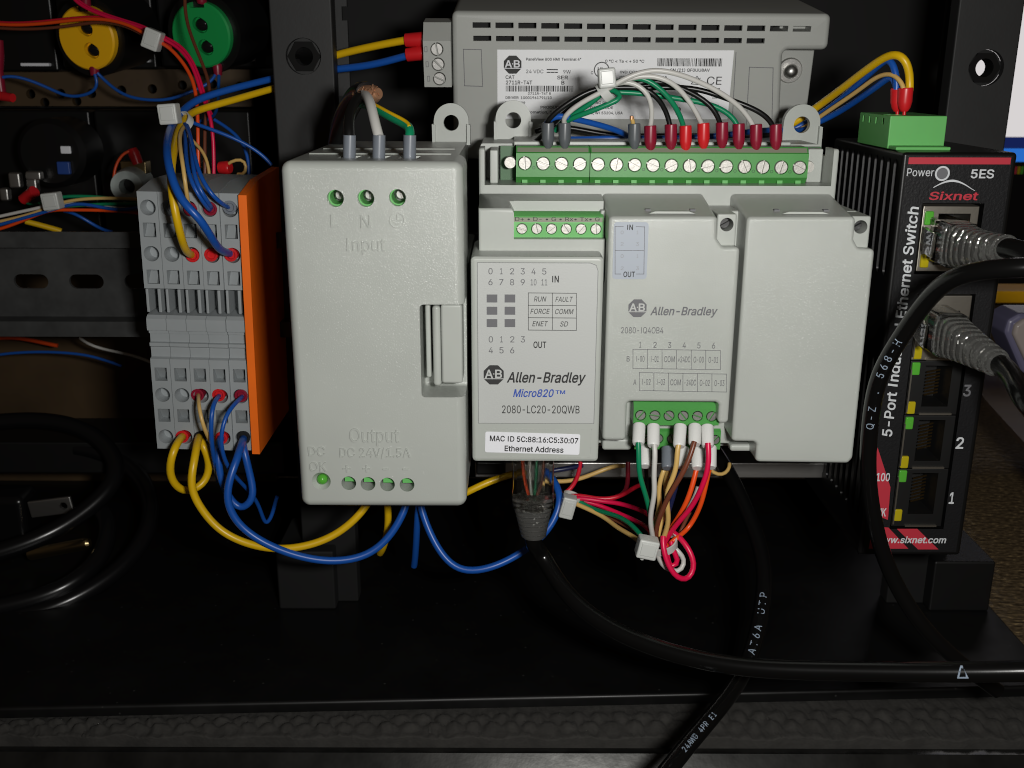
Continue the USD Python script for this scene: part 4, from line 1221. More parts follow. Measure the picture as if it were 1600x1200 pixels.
wire('orange', 0.55, [(205, 236, 401), (192, 242, 400), (181, 260, 399), (178, 285, 398), (184, 308, 399)], 'orange wire looping over the round white switch')
t = Thing('rocker_switch', 'dark switch body with shiny screw terminals at the left edge', 'switch')
f = FR(412)
a, b = f.uv(78, 240)
t.add('body', f.put(cyl(a, b, -20, -2, 13.5, 13.5, 40) + cyl(a, b, -2, 0, 13.5, 11.5, 40)), 'black_plastic')
t.add('blue_tab', f.put(rb(*f.box(92, 252, 112, 272), 0, 2, 0.5).translate((0, 0, 0.1))), 'blue_tab')
t.add('white_tab', f.put(rb(*f.box(96, 228, 112, 240), 0.1, 1.2, 0.4)), 'label_white')
for x0, y0, x1, y1 in ((8, 292, 22, 312), (22, 268, 40, 292), (50, 278, 66, 300), (48, 266, 72, 280)):
    t.add('screw_terminal', f.put(rb(*f.box(x0, y0, x1, y1), 1.5, 5, 0.8).translate((0, 0, 0))), 'steel_dull')
t.add('terminal_boot', lathe(P(36, 312, 404), P(54, 299, 402), [(0, 2.0), (1, 2.3)]), 'sleeve_red')
t.add('lead', tube([P(38, 314, 404), P(48, 319, 403), P(66, 314, 402)], 0.5, 6), 'w_green', smooth=60)
t = Thing('red_connector', 'red insulated connectors at the extreme left edge of the panel', 'connector')
t.add('sleeve', lathe(P(-3, 62, 405), P(-3, 108, 405), [(0, 1.8), (0.5, 2.2), (1, 2.0)]), 'sleeve_crimson')
t.add('sleeve', lathe(P(-4, 108, 405), P(4, 152, 405), [(0, 2.0), (1, 1.6)]), 'sleeve_crimson')
t.add('sleeve', lathe(P(2, 150, 404), P(20, 153, 402), [(0, 1.8), (1, 1.6)]), 'sleeve_red')

# ------------------------------------------------------------------ power cord coiled at the lower left
cords = [('thick black cord, upper loop of the coil at the left', [(-60, 668, 400), (40, 657, 404), (120, 668, 402), (166, 698, 396), (181, 732, 388), (168, 765, 380), (128, 802, 371), (75, 834, 362), (0, 862, 354), (-80, 880, 348)]),
         ('thick black cord, outermost loop of the coil at the left', [(120, 700, 405), (190, 722, 402), (226, 758, 396), (236, 800, 386), (223, 842, 374), (186, 888, 361), (120, 932, 348), (55, 957, 341), (-60, 985, 334)]),
         ('thick black cord, inner loop of the coil at the left', [(150, 790, 384), (168, 822, 376), (157, 866, 364), (120, 905, 352), (60, 933, 344), (-60, 958, 336)])]
t = Thing('coiled_cable', 'thick black power cable coiled at the lower left around its plug', 'cable')
for lab, pts in cords:
    t.add('loop', tube([P(*x) for x in pts], 3.5, 16, 1.8), 'cable_matt', smooth=60)
f = FR(385)
a, b = f.uv(80, 792)
blade = rb(-9, 9, -3.6, 3.6, -0.8, 0.8, 0.5, 8) - cyl(5.5, 0, -3, 3, 1.6)
q = f.box(-30, 775, 42, 850)
pb_ = t.add('plug_body', f.put(rb(q[0], q[1], q[2], q[3], -14, 2, 3)), 'cable_matt')
t.add('blade', f.put(blade.rotate((0, 0, 8)).translate((a, b, 0))), 'steel_dull', pb_)
t.add('ground_pin', lathe(P(48, 866, 372), P(141, 848, 366), [(0, 2.4), (0.9, 2.4), (0.97, 1.9), (1, 1.0)]), 'brass', pb_)

# ------------------------------------------------------------------ right-hand background
f = FR(640)
t = Thing('lit_screen', 'bright white screen with a blue bar showing at the right edge', 'screen')
q = f.box(1500, -60, 1800, 253)
t.add('bezel', f.put(rb(q[0] - 4, q[1], q[2] - 90, q[3], -12, -0.5, 1)), 'black_plastic')
v1_, v2_ = f.uv(1590, 214)[1], f.uv(1590, 232)[1]
d = t.add('white_page', f.put(bx(q[0], q[1], v1_, q[3] - 2, -0.4, 0)), 'screen_white', None, False)
t.add('navy_band', f.put(bx(q[0], q[1], v2_ + 0.03, v1_ - 0.03, -0.4, 0)), 'screen_navy', None, False)
t.add('blue_band', f.put(bx(q[0], q[1], q[2], v2_ - 0.03, -0.4, 0)), 'screen_blue', None, False)
for i, (px, m) in enumerate(((1587, 'ink_red'), (1592, 'led_yellow'), (1597, 'led_green'))):
    w = f.box(px - 2, 260, px + 2, 272)
    t.add('bar_icon', f.put(bx(*w, -0.4, 0.1)), m, None, False)
t = Thing('orange_box', 'orange edge of a box far behind the network switch at the right', 'box')
f = FR(520)
t.add('orange_box', f.put(rb(*f.box(1556, 455, 1640, 474), -20, 0, 0.8)), 'yellow_disc')
t = Thing('lidded_case', 'pale lidded case with a lavender rim at the right edge', 'case')
f = FR(300)
c = [f.uv(*x) for x in ((1640, 490), (1594, 490), (1576, 500), (1570, 520), (1596, 580), (1640, 615))]
t.add('rim', f.put(loft(c if Polygon(c).exterior.is_ccw else c[::-1], -12, 0, 1.4, 1.0)), 'lavender')
c = [f.uv(*x) for x in ((1640, 496), (1598, 497), (1584, 506), (1580, 521), (1604, 573), (1640, 602))]
t.add('lid', f.put(loft(c if Polygon(c).exterior.is_ccw else c[::-1], -1, 1.6, 1.2, 1.0)), 'pale_lid')
t = Thing('brown_sheet', 'brown sheet with a pale edge lying behind the network switch', 'sheet')
zs = -150.0
c = [PZ(*x, zs) for x in ((1500, 560), (1700, 560), (1700, 800), (1539, 624))]
c = [(x[0], x[1]) for x in c]
t.add('brown_sheet', prism(c if Polygon(c).exterior.is_ccw else c[::-1], zs - 2.5, zs), 'brown_sheet', smooth=False)

# ------------------------------------------------------------------ wires: upper left
YT = [(470, 112, 366), (430, 122, 358), (358, 140, 346), (308, 157, 338), (286, 173, 331), (272, 190, 322)]
wire('blue', 1.15, YT + [(263, 212, 306), (261, 240, 292), (268, 275, 284), (286, 314, 280), (311, 342, 280), (336, 380, 287), (350, 393, 295), (362, 398, 303)], 'thick blue wire curving down over the terminal blocks into the rightmost block', [hole_cap(361, 398, 300)], group=None)
wire('yellow', 1.15, [(470, 128, 364), (428, 138, 356), (358, 158, 344), (311, 172, 336), (292, 183, 329), (279, 204, 318), (271, 239, 300), (268, 290, 287), (277, 346, 285), (287, 383, 290), (294, 395, 296), (302, 400, 304)], 'thick yellow wire curving down into the middle grey terminal block', [hole_cap(301, 399, 300)])
wire('cream', 0.6, [(290, 196, 322), (281, 222, 305), (286, 261, 295), (291, 297, 294), (297, 326, 302)], 'thin cream wire dropping from the tie behind the thick blue wire', [hole_cap(298, 327, 300, 'sleeve_crimson')])
wire('blue', 0.62, [(289, 196, 322), (291, 247, 303), (302, 289, 294), (318, 316, 295), (328, 327, 303)], 'thin blue wire, left one of the pair entering the top of the fourth terminal block', [hole_cap(329, 326, 300, 'sleeve_crimson')])
wire('blue', 0.62, [(292, 196, 320), (300, 244, 302), (308, 285, 294), (320, 308, 294), (330, 326, 302)], 'thin blue wire, right one of the pair entering the top of the fourth terminal block')
wire('blue', 0.62, [(289, 194, 321), (302, 234, 304), (314, 275, 295), (331, 303, 293), (347, 318, 296), (359, 325, 303)], 'thin blue wire ending in the grey sleeved top entry of the rightmost terminal block', [hole_cap(359, 324, 300, 'sleeve_grey')])
tf0 = tf
for px, py, m, lab in ((330, 398, 'sleeve_red', 'red wire sleeve seated in the fourth grey terminal block'),):
    c = hole_cap(px, py, 300, m)
    Thing('wire_sleeve', lab, 'wire sleeve').add('wire_sleeve', lathe(*c[2:]), m, smooth=40)
wire('pink', 0.62, [(112, -8, 380), (154, 21, 376), (220, 43, 370), (242, 54, 366), (278, 75, 362), (303, 110, 358), (316, 149, 354), (327, 179, 350), (333, 220, 348), (334, 285, 346)], 'pink wire running through the upper cable tie and down behind the terminal blocks')
wire('pink', 0.55, [(116, -8, 382), (158, 20, 378), (222, 41, 372), (244, 52, 368), (281, 72, 364), (306, 108, 360), (319, 147, 356), (330, 178, 352)], 'second pink wire hugging the first through the upper cable tie')
wire('orange', 0.62, [(-20, 36, 388), (83, 35, 382), (154, 30, 376), (206, 42, 370), (238, 60, 366), (264, 75, 362), (292, 108, 358), (305, 143, 354), (309, 193, 350), (311, 285, 348)], 'orange wire crossing the yellow button and turning down at the upper tie')
wire('red', 0.55, [(-20, 33, 390), (83, 32, 384), (154, 27, 379), (208, 39, 373), (240, 57, 369), (267, 73, 365)], 'red wire lying on top of the orange wire over the yellow button')
wire('brown', 0.55, [(-20, 42, 390), (110, 40, 384), (165, 35, 379), (205, 45, 373), (236, 62, 369)], 'brown wire just under the orange wire over the yellow button')
wire('brown', 0.6, [(289, -10, 384), (293, 36, 378), (305, 72, 372), (320, 110, 366), (327, 143, 360), (322, 180, 356), (320, 234, 352), (320, 285, 350)], 'brown wire hanging in front of the green button')
wire('blue', 0.6, [(4, 121, 404), (41, 124, 406), (83, 141, 408), (110, 150, 408), (138, 146, 407), (150, 135, 406), (148, 116, 406)], 'thin blue wire from the left edge to the foot of the yellow button')
wire('blue', 0.6, [(152, 114, 406), (171, 132, 406), (198, 149, 404), (234, 156, 402), (267, 154, 401), (297, 144, 402), (322, 132, 404), (336, 117, 406)], 'thin blue wire sagging between the yellow and green buttons')
wire('blue', 0.6, [(342, 118, 406), (341, 149, 398), (338, 172, 388), (325, 186, 372), (297, 191, 352), (285, 188, 340)], 'thin blue wire from the green button to the lower cable tie')
wire('blue', 0.62, [(297, 190, 340), (335, 204, 346), (385, 226, 350), (424, 258, 352)], 'thin blue wire running right from the lower tie to behind the power supply')
wire('blue', 0.6, [(335, 187, 372), (366, 209, 370), (383, 234, 368), (388, 285, 366)], 'thin blue wire bending down behind the orange end plate')
wire('cream', 0.55, [(292, 208, 340), (305, 224, 344), (318, 240, 348), (328, 285, 350)], 'thin cream wire slanting down behind the terminal blocks')
wire('cream', 0.55, [(352, 262, 352), (366, 251, 350), (380, 252, 350), (384, 264, 350), (372, 272, 352)], 'cream wire loop above the orange end plate', [('terminal_boot', 'sleeve_red', P(344, 262, 352), P(360, 262, 351), [(0, 2.0), (0.8, 2.3), (1, 1.8)])])
tie('square white cable tie head on the orange and pink wires between the buttons', 239, 62, 362, 5.6, 6.6, 5, -22, (243, 62, 366, 2.4, 2.4, -22, 0))
tie('white cable tie head on the blue and yellow wires above the terminal blocks', 265, 178, 316, 5.6, 6.0, 5, 4, (284, 192, 326, 3.2, 3.2, 30, 40))

# harness across the white switch
HB = [('white', 0.6, [(-20, 343), (0, 338), (41, 329), (71, 322), (90, 318), (150, 322), (214, 326)], 0), ('cream', 0.6, [(-20, 350), (0, 346), (55, 332), (96, 317), (151, 310), (218, 312)], -1), ('blue', 0.62, [(-20, 356), (0, 351), (77, 329), (124, 319), (165, 325), (222, 322)], -1.5),
      ('green', 0.6, [(62, 318), (96, 308), (137, 307), (175, 310), (222, 317)], 1), ('green', 0.6, [(70, 327), (96, 323), (165, 319), (222, 319)], -0.5), ('orange', 0.6, [(-20, 362), (40, 343), (76, 330), (104, 328), (165, 329), (222, 334)], 0.5)]
for col, r, pts, dy in HB:
    nm = {'white': 'white wire, uppermost at the left in the bundle beside the terminal blocks', 'cream': 'cream wire over the bundle beside the terminal blocks', 'blue': 'blue wire along the front of the bundle beside the terminal blocks',
          'green': 'green wire along the top of the bundle beside the terminal blocks' if pts[0][0] == 62 else 'green wire along the middle of the bundle beside the terminal blocks', 'orange': 'orange wire along the bottom of the bundle beside the terminal blocks'}[col]
    wire(col, r, [(x, y, 372 + dy) for x, y in pts], nm)
wire('blue', 0.6, [(100, 330, 385), (126, 339, 384), (150, 353, 386), (175, 362, 390)], 'short blue wire dropping from the bundle to the dark rail')
wire('yellow', 1.1, [(40, 346, 395), (60, 351, 396), (96, 361, 398)], 'short thick yellow wire end just above the dark rail')
tie('white cable tie head on the bundle left of the terminal blocks', 82, 314, 366, 6.0, 6.0, 5, 6, (86, 322, 371, 3.0, 3.0, 12, 0))
wire('blue', 0.6, [(-20, 558, 420), (0, 554, 420), (55, 550, 420), (110, 552, 420), (143, 557, 420), (190, 572, 420)], 'thin blue wire under the dark rail at the left')
wire('white', 0.6, [(125, 528, 418), (154, 543, 416), (192, 552, 416), (235, 566, 416)], 'thin white wire under the dark rail running behind the terminal blocks')
wire('orange', 0.9, [(-20, 533, 440), (20, 528, 440), (60, 534, 440), (90, 540, 440)], 'faint orange wire under the dark rail at the left edge')

# ------------------------------------------------------------------ wires: under the terminal blocks and power supply
wire('cream', 0.6, [(308, 616, 303), (310, 622, 296), (312, 641, 290), (319, 668, 289), (329, 690, 294), (334, 715, 300)], 'thin cream wire leaving the middle terminal block downward', [hole_cap(309, 617, 300, 'sleeve_crimson')])
wire('blue', 0.7, [(343, 616, 303), (338, 624, 295), (332, 640, 290), (330, 676, 289), (334, 714, 293), (341, 752, 300)], 'thin blue wire leaving the fourth terminal block downward', [hole_cap(342, 617, 300)])
wire('blue', 0.65, [(378, 618, 303), (370, 628, 294), (354, 650, 288), (346, 684, 286), (355, 726, 290), (384, 762, 300), (405, 793, 308), (416, 816, 312), (421, 812, 312), (427, 797, 312), (433, 776, 312)], 'thin blue wire from the rightmost terminal block dipping to a point beside the power supply', [hole_cap(377, 618, 300, 'sleeve_crimson')])
wire('yellow', 1.2, [(286, 681, 304), (280, 688, 295), (271, 706, 290), (266, 735, 290), (276, 759, 292), (295, 766, 295), (317, 754, 298), (326, 728, 299), (319, 700, 298), (313, 684, 303)], 'yellow wire loop between the second and middle terminal blocks', [hole_cap(285, 682, 300)])
wire('yellow', 1.2, [(312, 682, 303), (308, 694, 293), (303, 722, 287), (300, 760, 285), (315, 795, 285), (345, 828, 285), (387, 849, 285), (432, 857, 285), (480, 852, 286), (528, 832, 288), (566, 798, 290), (578, 776, 292)], 'long yellow wire sweeping from the terminal blocks under the power supply', [hole_cap(313, 683, 300, 'void')])
wire('blue', 1.2, [(381, 684, 303), (377, 696, 294), (369, 720, 288), (358, 754, 285), (357, 786, 284), (372, 816, 284), (405, 843, 284), (455, 865, 284), (515, 876, 285), (570, 867, 287), (605, 841, 289), (628, 805, 291), (636, 780, 293)], 'long blue wire sweeping from the rightmost terminal block under the power supply', [hole_cap(381, 683, 300, 'void')])
wire('blue', 1.15, [(346, 683, 303), (342, 700, 296), (343, 735, 294), (358, 776, 294), (377, 792, 294), (393, 778, 294), (391, 744, 295), (382, 706, 296), (379, 685, 303)], 'blue wire loop joining the fourth and rightmost terminal blocks', [hole_cap(346, 684, 300)])
wire('yellow', 1.15, [(604, 780, 298), (606, 820, 300), (601, 848, 303), (594, 864, 308)], 'short yellow wire end hanging under the power supply')
wire('blue', 1.1, [(655, 780, 298), (652, 815, 300), (650, 850, 304), (647, 884, 310)], 'short blue wire end hanging straight down under the power supply')
wire('blue', 1.15, [(656, 780, 297), (664, 812, 294), (690, 864, 290), (722, 889, 288), (767, 886, 288), (813, 864, 290), (848, 836, 291), (868, 806, 293), (874, 776, 296), (863, 748, 302), (850, 735, 308)], 'blue wire looping from the power supply behind the clear plug to the controller')
wire('yellow', 1.15, [(715, 776, 302), (736, 766, 302), (767, 752, 303), (800, 741, 305), (820, 735, 308)], 'short yellow wire between the power supply and the clear plug')
Thing('board_edge', 'dark connector housing under the left end of the controller', 'connector').add('board_edge', FR(312).put(rb(*FR(312).box(744, 722, 790, 742), -10, 0, 0.6)), 'black_plastic')

# ------------------------------------------------------------------ wires: supply cord into the power supply
FE = [(0, 1.62), (0.86, 1.62), (1, 1.5)]
for px, col, pts, lab in ((546, 'black', [(546, 214, 264), (545, 195, 266), (549, 172, 272), (562, 152, 280), (580, 148, 290)], 'black supply wire with a grey sleeve, left of the three into the power supply'),
                          (592, 'white', [(592, 214, 264), (587, 196, 266), (580, 168, 271), (574, 152, 277), (566, 147, 284)], 'white supply wire with a grey sleeve, middle of the three into the power supply')):
    wire(col, 1.35 if col == 'black' else 1.3, pts, lab, [('ferrule_sleeve', 'sleeve_grey', P(px, 211, 264), P(px, 250, 264), FE)])
t = Thing('green_wire', 'green and yellow earth wire with a grey sleeve into the power supply', 'wire')
eb = [P(*x) for x in ((640, 214, 264), (640, 203, 265), (634, 195, 267), (612, 183, 271), (588, 170, 277), (566, 162, 284))]
t.add('insulation', tube(eb, 1.2), 'w_green', smooth=60)
t.add('yellow_stripe', tube([p + np.array([0, -0.55, 0.85]) for p in eb[1:]], 0.5, 8), 'w_yellow', smooth=60)
t.add('ferrule_sleeve', lathe(P(640, 211, 264), P(640, 250, 264), FE), 'sleeve_grey', smooth=40)
t = Thing('supply_cable', 'dark supply cable with frayed copper braid behind the power supply wires', 'cable')
t.add('jacket', tube([P(*x) for x in ((572, 146, 284), (556, 152, 292), (540, 180, 302), (530, 214, 312), (526, 262, 322))], 3.0, 14), 'cable_matt', smooth=60)
rnd = random.Random(11)
for k in range(46):
    a, px = rnd.uniform(0, 2 * math.pi), rnd.uniform(562, 588)
    o = P(px, 148 + rnd.uniform(-5, 6), 282 + rnd.uniform(-3, 3))
    d = np.array([rnd.uniform(-1, 1), rnd.uniform(-0.6, 0.3), rnd.uniform(-0.9, 1)])
    d *= rnd.uniform(1.2, 2.6) / np.linalg.norm(d)
    t.add('braid_strand', tube([o, o + d * 0.5 + [0, 0, 0.3], o + d], 0.09, 4, 0.8), 'copper', smooth=60)
t.add('braid', lathe(P(560, 150, 286), P(592, 146, 281), [(0, 2.2), (0.4, 2.6), (0.8, 2.3), (1, 1.4)]), 'copper', smooth=60)

# ------------------------------------------------------------------ wires: along the top terminal
FB = [(0, 1.55), (0.03, 1.72), (0.62, 1.72), (0.85, 1.35), (1, 0.8), (1, 0.42), (1.26, 0.42)]
YF = 291


def top_cap(px, py, m):
    return ('ferrule', m, P(px, py - 20, YF), P(px + 0.5, py + 20, YF), FB)


wire('black', 0.72, [(856, 194, YF), (860, 184, 290), (890, 160, 289), (927, 141, 289), (960, 137, 289), (1000, 138, 289), (1020, 147, 289), (1036, 166, 290), (1047, 198, YF)], 'black wire from the left grey sleeve to the second crimson sleeve', [top_cap(856, 212, 'sleeve_grey_dark'), top_cap(1048, 214, 'sleeve_crimson')])
wire('white', 0.70, [(883, 194, YF), (885, 180, 289), (915, 157, 287), (947, 140, 286), (977, 123, 285), (1015, 111, 285), (1052, 114, 285), (1092, 128, 286), (1127, 146, 287), (1156, 168, 289), (1177, 197, YF)], 'white wire arching highest from the grey sleeves to the third crimson sleeve from the right', [top_cap(882, 212, 'sleeve_grey_dark'), top_cap(1181, 214, 'sleeve_crimson')])
wire('green', 0.72, [(884, 192, 292), (898, 178, 291), (927, 158, 289), (947, 140, 288), (970, 126, 287), (1002, 123, 287), (1030, 138, 287), (1053, 164, 288), (1068, 198, YF)], 'green wire arching from the grey sleeves to the left bright red sleeve', [top_cap(1071, 216, 'sleeve_red')])
wire('white', 0.70, [(950, 139, 287), (975, 126, 286), (1010, 119, 286), (1044, 127, 286), (1067, 146, 287), (1083, 168, 288), (1097, 195, YF)], 'white wire curving down to the right bright red sleeve', [top_cap(1099, 212, 'sleeve_red')])
wire('white', 0.70, [(944, 144, 288), (966, 130, 288), (990, 131, 288), (1010, 146, 288), (1018, 170, 289), (1016, 199, YF)], 'white wire with the shortest arch, down to the first crimson sleeve', [top_cap(1016, 216, 'sleeve_crimson')])
wire('green', 0.72, [(880, 195, 293), (896, 184, 290), (920, 175, 288), (950, 163, 287), (968, 152, 287), (962, 143, 288), (946, 142, 289)], 'green wire turning back in a small loop below the top cable tie')
wire('green', 0.72, [(948, 142, 291), (970, 144, 291), (1010, 147, 291), (1065, 155, 291), (1110, 164, 291), (1140, 180, 291), (1153, 200, YF)], 'green wire running low to the fourth crimson sleeve', [top_cap(1154, 213, 'sleeve_crimson')])
wire('black', 0.72, [(945, 139, 291), (975, 134, 290), (1027, 128, 290), (1065, 138, 290), (1097, 155, 290), (1115, 172, 290), (1126, 196, YF)], 'black wire curving to the crimson sleeve that stands highest', [top_cap(1128, 211, 'sleeve_crimson')])
wire('black', 0.72, [(948, 141, 293), (990, 139, 293), (1077, 138, 292), (1127, 151, 291), (1165, 165, 290), (1192, 179, 290), (1208, 198, YF)], 'black wire running furthest right to the last crimson sleeve', [top_cap(1212, 214, 'sleeve_crimson')])
wire('green', 0.72, [(868, 205, 296), (880, 190, 294), (905, 168, 291), (930, 150, 290), (947, 142, 290)], 'green wire beside the white one climbing to the top cable tie')
wire('black', 0.72, [(833, 224, 306), (852, 206, 300), (880, 178, 294), (915, 153, 291), (946, 141, 291)], 'black wire climbing from behind the grey sleeves to the top cable tie')
wire('blue', 0.85, [(853, 204, 296), (858, 188, 292), (872, 182, 291), (888, 184, 291), (915, 190, 294), (952, 200, 298), (980, 212, 304)], 'blue wire bowing from the grey sleeves to the right behind the strip')
wire('blue', 0.85, [(880, 217, 312), (920, 217, 314), (965, 216, 314), (1030, 216, 314), (1120, 212, 314), (1190, 204, 316), (1240, 204, 328), (1262, 200, 334)], 'blue wire lying flat behind the long terminal strip')
wire('black', 0.8, [(836, 206, 318), (890, 200, 318), (950, 210, 318), (1040, 212, 318), (1150, 212, 318), (1210, 210, 320)], 'black wire lying behind the row of sleeves')
wire('cream', 0.6, [(990, 203, 292), (989, 192, 291), (987, 184, 290.5)], 'cream wire stub standing in the lone grey sleeve', [top_cap(991, 213, 'sleeve_grey_dark'), ('cut_end', 'copper', P(987, 186, 290.5), P(987, 181, 290.4), [(0, 0.62), (1, 0.5)])])
tie('white cable tie standing above the wires in front of the rating label', 948, 122, 286, 4.6, 5.2, 4.0, 6, (946, 143, 288.5, 2.7, 2.9, -50, 10))

# ------------------------------------------------------------------ wires: supply to the operator terminal and the switch
wire('yellow', 1.25, [(520, 88, 355), (545, 81, 353), (590, 71, 350), (640, 62, 347), (664, 60, 346)], 'yellow wire with a red sleeve into the grey three screw connector', [('ferrule', 'sleeve_red', P(634, 63, 347), P(663, 61, 346), [(0, 2.1), (0.9, 2.3), (1, 2.0)])])
wire('blue', 1.2, [(520, 109, 355), (545, 106, 353), (590, 99, 350), (640, 86, 347), (664, 82, 346)], 'blue wire with a red sleeve into the grey three screw connector', [('ferrule', 'sleeve_red', P(636, 86, 347), P(663, 82, 346), [(0, 2.1), (0.9, 2.3), (1, 2.0)])])
RC = [(0, 1.9), (0.05, 2.1), (0.6, 2.0), (0.85, 1.6), (1, 1.0), (1, 0.5), (1.2, 0.5)]
wire('yellow', 1.15, [(1200, 212, 335), (1240, 192, 335), (1270, 172, 334), (1316, 138, 322), (1365, 101, 308), (1397, 86, 301), (1412, 93, 299), (1420, 113, 299), (1421, 142, 299)], 'yellow wire arching to the right red sleeve of the green power plug', [('ferrule', 'sleeve_red', P(1415, 137, 299), P(1413, 174, 299), RC)])
wire('blue', 1.0, [(1200, 214, 335), (1280, 180, 334), (1340, 132, 318), (1372, 103, 308), (1388, 95, 304), (1397, 107, 302), (1401, 140, 301)], 'blue wire arching to the left red sleeve of the green power plug', [('ferrule', 'sleeve_red', P(1403, 137, 302), P(1402, 174, 302), RC)])
wire('cream', 0.65, [(1200, 222, 335), (1262, 196, 334), (1282, 182, 331), (1340, 142, 316), (1372, 120, 307), (1393, 117, 302), (1407, 128, 299), (1412, 142, 298)], 'cream wire lying between the blue wires up to the green power plug')
wire('blue', 0.95, [(1200, 210, 335), (1285, 188, 334), (1340, 156, 320), (1374, 132, 309), (1392, 122, 304), (1400, 138, 302)], 'lower blue wire rising beside the cream wire to the green power plug')

# ------------------------------------------------------------------ wires: plug-in module
FS = [(0, 1.6), (0.05, 1.75), (0.92, 1.7), (1, 1.4)]


def sleeve(px, y0, y1, Y, m='sleeve_white', dx=0):
    return ('ferrule_sleeve', m, P(px + dx, y0, Y + 3), P(px, y1, Y - 1.5), FS)


wire('green', 0.72, [(997, 690, 260), (998, 716, 259), (1000, 742, 259), (1007, 768, 260), (1015, 800, 263), (1020, 850, 266)], 'green wire from the first upper white sleeve of the module terminal', [sleeve(997.5, 664, 694, 261.5, dx=1)])
wire('white', 0.72, [(1022, 692, 260), (1023, 716, 258.5), (1022, 745, 258), (1022, 772, 258.5), (1017, 803, 260), (1018, 828, 262), (1022, 850, 265)], 'white wire from the second upper white sleeve of the module terminal', [sleeve(1021, 665, 697, 261.5)])
wire('cream', 0.72, [(1061, 692, 260), (1058, 712, 259), (1054, 738, 259), (1043, 770, 260), (1044, 805, 262), (1041, 828, 264), (1033, 850, 266)], 'cream wire from the third upper white sleeve of the module terminal', [sleeve(1061, 665, 698, 261.5, dx=2)])
wire('brown', 0.72, [(1085, 690, 259), (1081, 704, 258), (1068, 736, 257), (1048, 770, 258), (1034, 800, 260), (1026, 825, 263), (1027, 850, 266)], 'brown wire from the fourth upper white sleeve of the module terminal', [sleeve(1085.5, 665, 695, 261.5)])
wire('pink', 0.75, [(1106, 692, 259), (1107, 710, 258), (1105, 734, 257.5), (1096, 762, 258), (1080, 792, 260), (1062, 814, 262), (1044, 838, 265), (1038, 850, 266)], 'pink wire from the fifth upper white sleeve of the module terminal', [sleeve(1106, 666, 698, 261.5, dx=-1)])
LSL = ('sleeve_white', 'sleeve_grey', 'sleeve_white', 'sleeve_white', 'sleeve_white')
wire('black', 0.6, [(1008, 722, 270), (1010, 745, 272), (1012, 780, 274), (1020, 840, 272)], 'dark wire from the first lower white sleeve of the module terminal', [sleeve(1008, 698, 729, 265)])
wire('cream', 0.7, [(1040, 728, 268), (1036, 738, 267), (1030, 762, 267), (1030, 790, 267), (1025, 815, 267), (1026, 850, 268)], 'left cream wire of the two in the grey sleeve', [sleeve(1043, 700, 732, 265, 'sleeve_grey')])
wire('cream', 0.7, [(1046, 728, 268), (1044, 738, 268), (1040, 756, 268), (1042, 785, 268), (1034, 815, 268), (1030, 850, 268)], 'right cream wire of the two in the grey sleeve')
wire('darkblue', 0.7, [(1066, 725, 270), (1060, 742, 270), (1054, 768, 270), (1040, 815, 270), (1032, 850, 265)], 'dark blue wire from the lower white sleeve behind the brown wire', [sleeve(1067, 700, 731, 265)])
wire('orange', 0.75, [(1090, 725, 266), (1087, 738, 265), (1080, 764, 264), (1070, 790, 264), (1055, 816, 266), (1036, 845, 268)], 'orange wire from the fourth lower white sleeve of the module terminal', [sleeve(1090, 700, 732, 265)])
wire('orange', 0.7, [(1110, 728, 268), (1105, 748, 267), (1098, 778, 267), (1088, 804, 268), (1074, 826, 268), (1058, 840, 265), (1045, 852, 265)], 'orange wire running lowest right from the module terminal', [sleeve(1110, 698, 731, 265)])
wire('brown', 0.55, [(1078, 800, 271), (1070, 816, 271), (1060, 838, 270), (1050, 860, 265)], 'short brown wire crossing beside the pink loop')
wire('white', 0.55, [(1090, 760, 273), (1080, 785, 272), (1066, 805, 271), (1048, 832, 270)], 'thin white wire behind the orange wires of the module')
wire('pink', 0.8, [(1036, 838, 262), (1038, 862, 260), (1047, 887, 259), (1060, 902, 259), (1074, 903, 260), (1083, 888, 261), (1080, 867, 262), (1068, 847, 264), (1052, 832, 267)], 'pink wire forming the long loop below the lowest cable tie')
wire('pink', 0.75, [(1048, 846, 264), (1056, 868, 263), (1057, 880, 263), (1049, 884, 263), (1043, 870, 264), (1040, 852, 265)], 'pink wire forming the short inner loop below the lowest cable tie')
wire('white', 0.72, [(1024, 854, 262), (1028, 868, 263), (1037, 884, 264), (1049, 891, 265), (1061, 891, 265), (1068, 880, 266), (1065, 868, 266), (1054, 856, 267)], 'white wire loop behind the pink loop below the lowest cable tie')
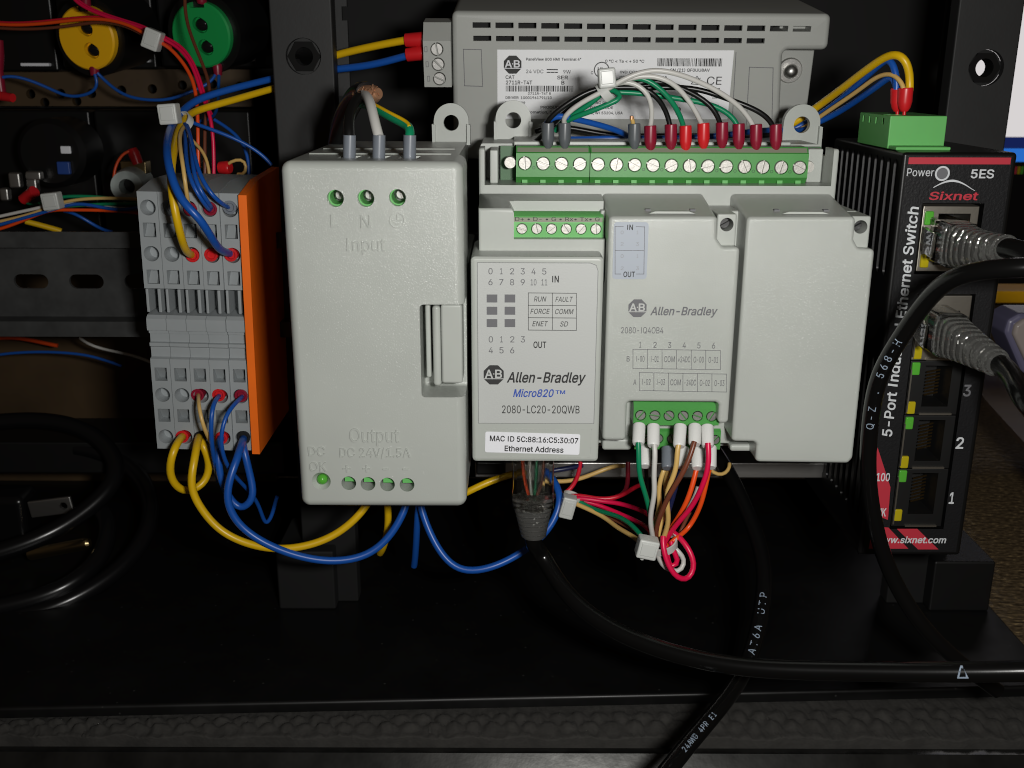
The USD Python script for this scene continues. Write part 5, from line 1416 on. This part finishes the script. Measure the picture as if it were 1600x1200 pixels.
tie('white cable tie head gathering the module wires, with a cut tail', 1011, 855, 256, 5.6, 5.6, 4.6, -12, (1034, 848, 265, 4.0, 3.6, 12, 20), [(1004, 864, 256), (1003, 874, 256)])
# harness between the plug and the module
wire('red', 0.72, [(850, 775, 305), (883, 770, 302), (899, 752, 304), (907, 722, 308)], 'red wire rising beside the clear plug to the controller')
wire('red', 0.72, [(880, 779, 300), (908, 775, 298), (935, 779, 297), (962, 777, 297), (980, 769, 299), (1000, 758, 304)], 'red wire along the top of the small harness under the module')
wire('pink', 0.72, [(880, 782, 299), (908, 779, 297), (940, 783, 296), (968, 787, 294), (1000, 797, 288), (1016, 808, 282), (1026, 845, 270)], 'pink wire running from the small harness toward the lowest tie')
wire('pink', 0.7, [(880, 784, 301), (910, 783, 299), (945, 793, 297), (985, 810, 290), (1010, 824, 280), (1022, 848, 270)], 'second pink wire lower in the small harness under the module')
wire('darkred', 0.75, [(981, 722, 306), (981, 748, 303), (976, 768, 300), (962, 776, 299)], 'dark red wire hanging from under the module into the small harness')
wire('green', 0.72, [(870, 773, 301), (898, 780, 298), (925, 794, 294), (960, 805, 286), (985, 819, 278), (1006, 842, 270)], 'green wire from the small harness toward the lowest tie')
wire('cream', 0.72, [(868, 772, 300), (890, 783, 297), (938, 805, 291), (962, 822, 284), (985, 836, 276), (1004, 850, 270)], 'cream wire lowest in the small harness under the module')
wire('brown', 0.6, [(872, 776, 302), (900, 786, 299), (925, 796, 296), (960, 812, 290), (995, 832, 280), (1010, 848, 272)], 'brown wire in the small harness under the module')
wire('cream', 0.72, [(846, 748, 308), (870, 752, 307), (905, 748, 306), (946, 733, 306), (975, 728, 308)], 'cream wire along the grey bar under the controller')
wire('darkblue', 0.8, [(850, 737, 306), (880, 733, 306), (910, 727, 308)], 'dark blue wire just under the controller edge')
wire('cream', 0.6, [(1108, 732, 303), (1126, 741, 303), (1136, 736, 304), (1140, 724, 306)], 'short cream wire loop beside the black cable under the module')
tie('white cable tie on the small harness right of the clear plug', 887, 791, 292, 4.4, 7.0, 4.4, -14, (893, 778, 298, 2.6, 2.6, -18, 0))

for t in ALL:
    if t is not tb:
        t.done()
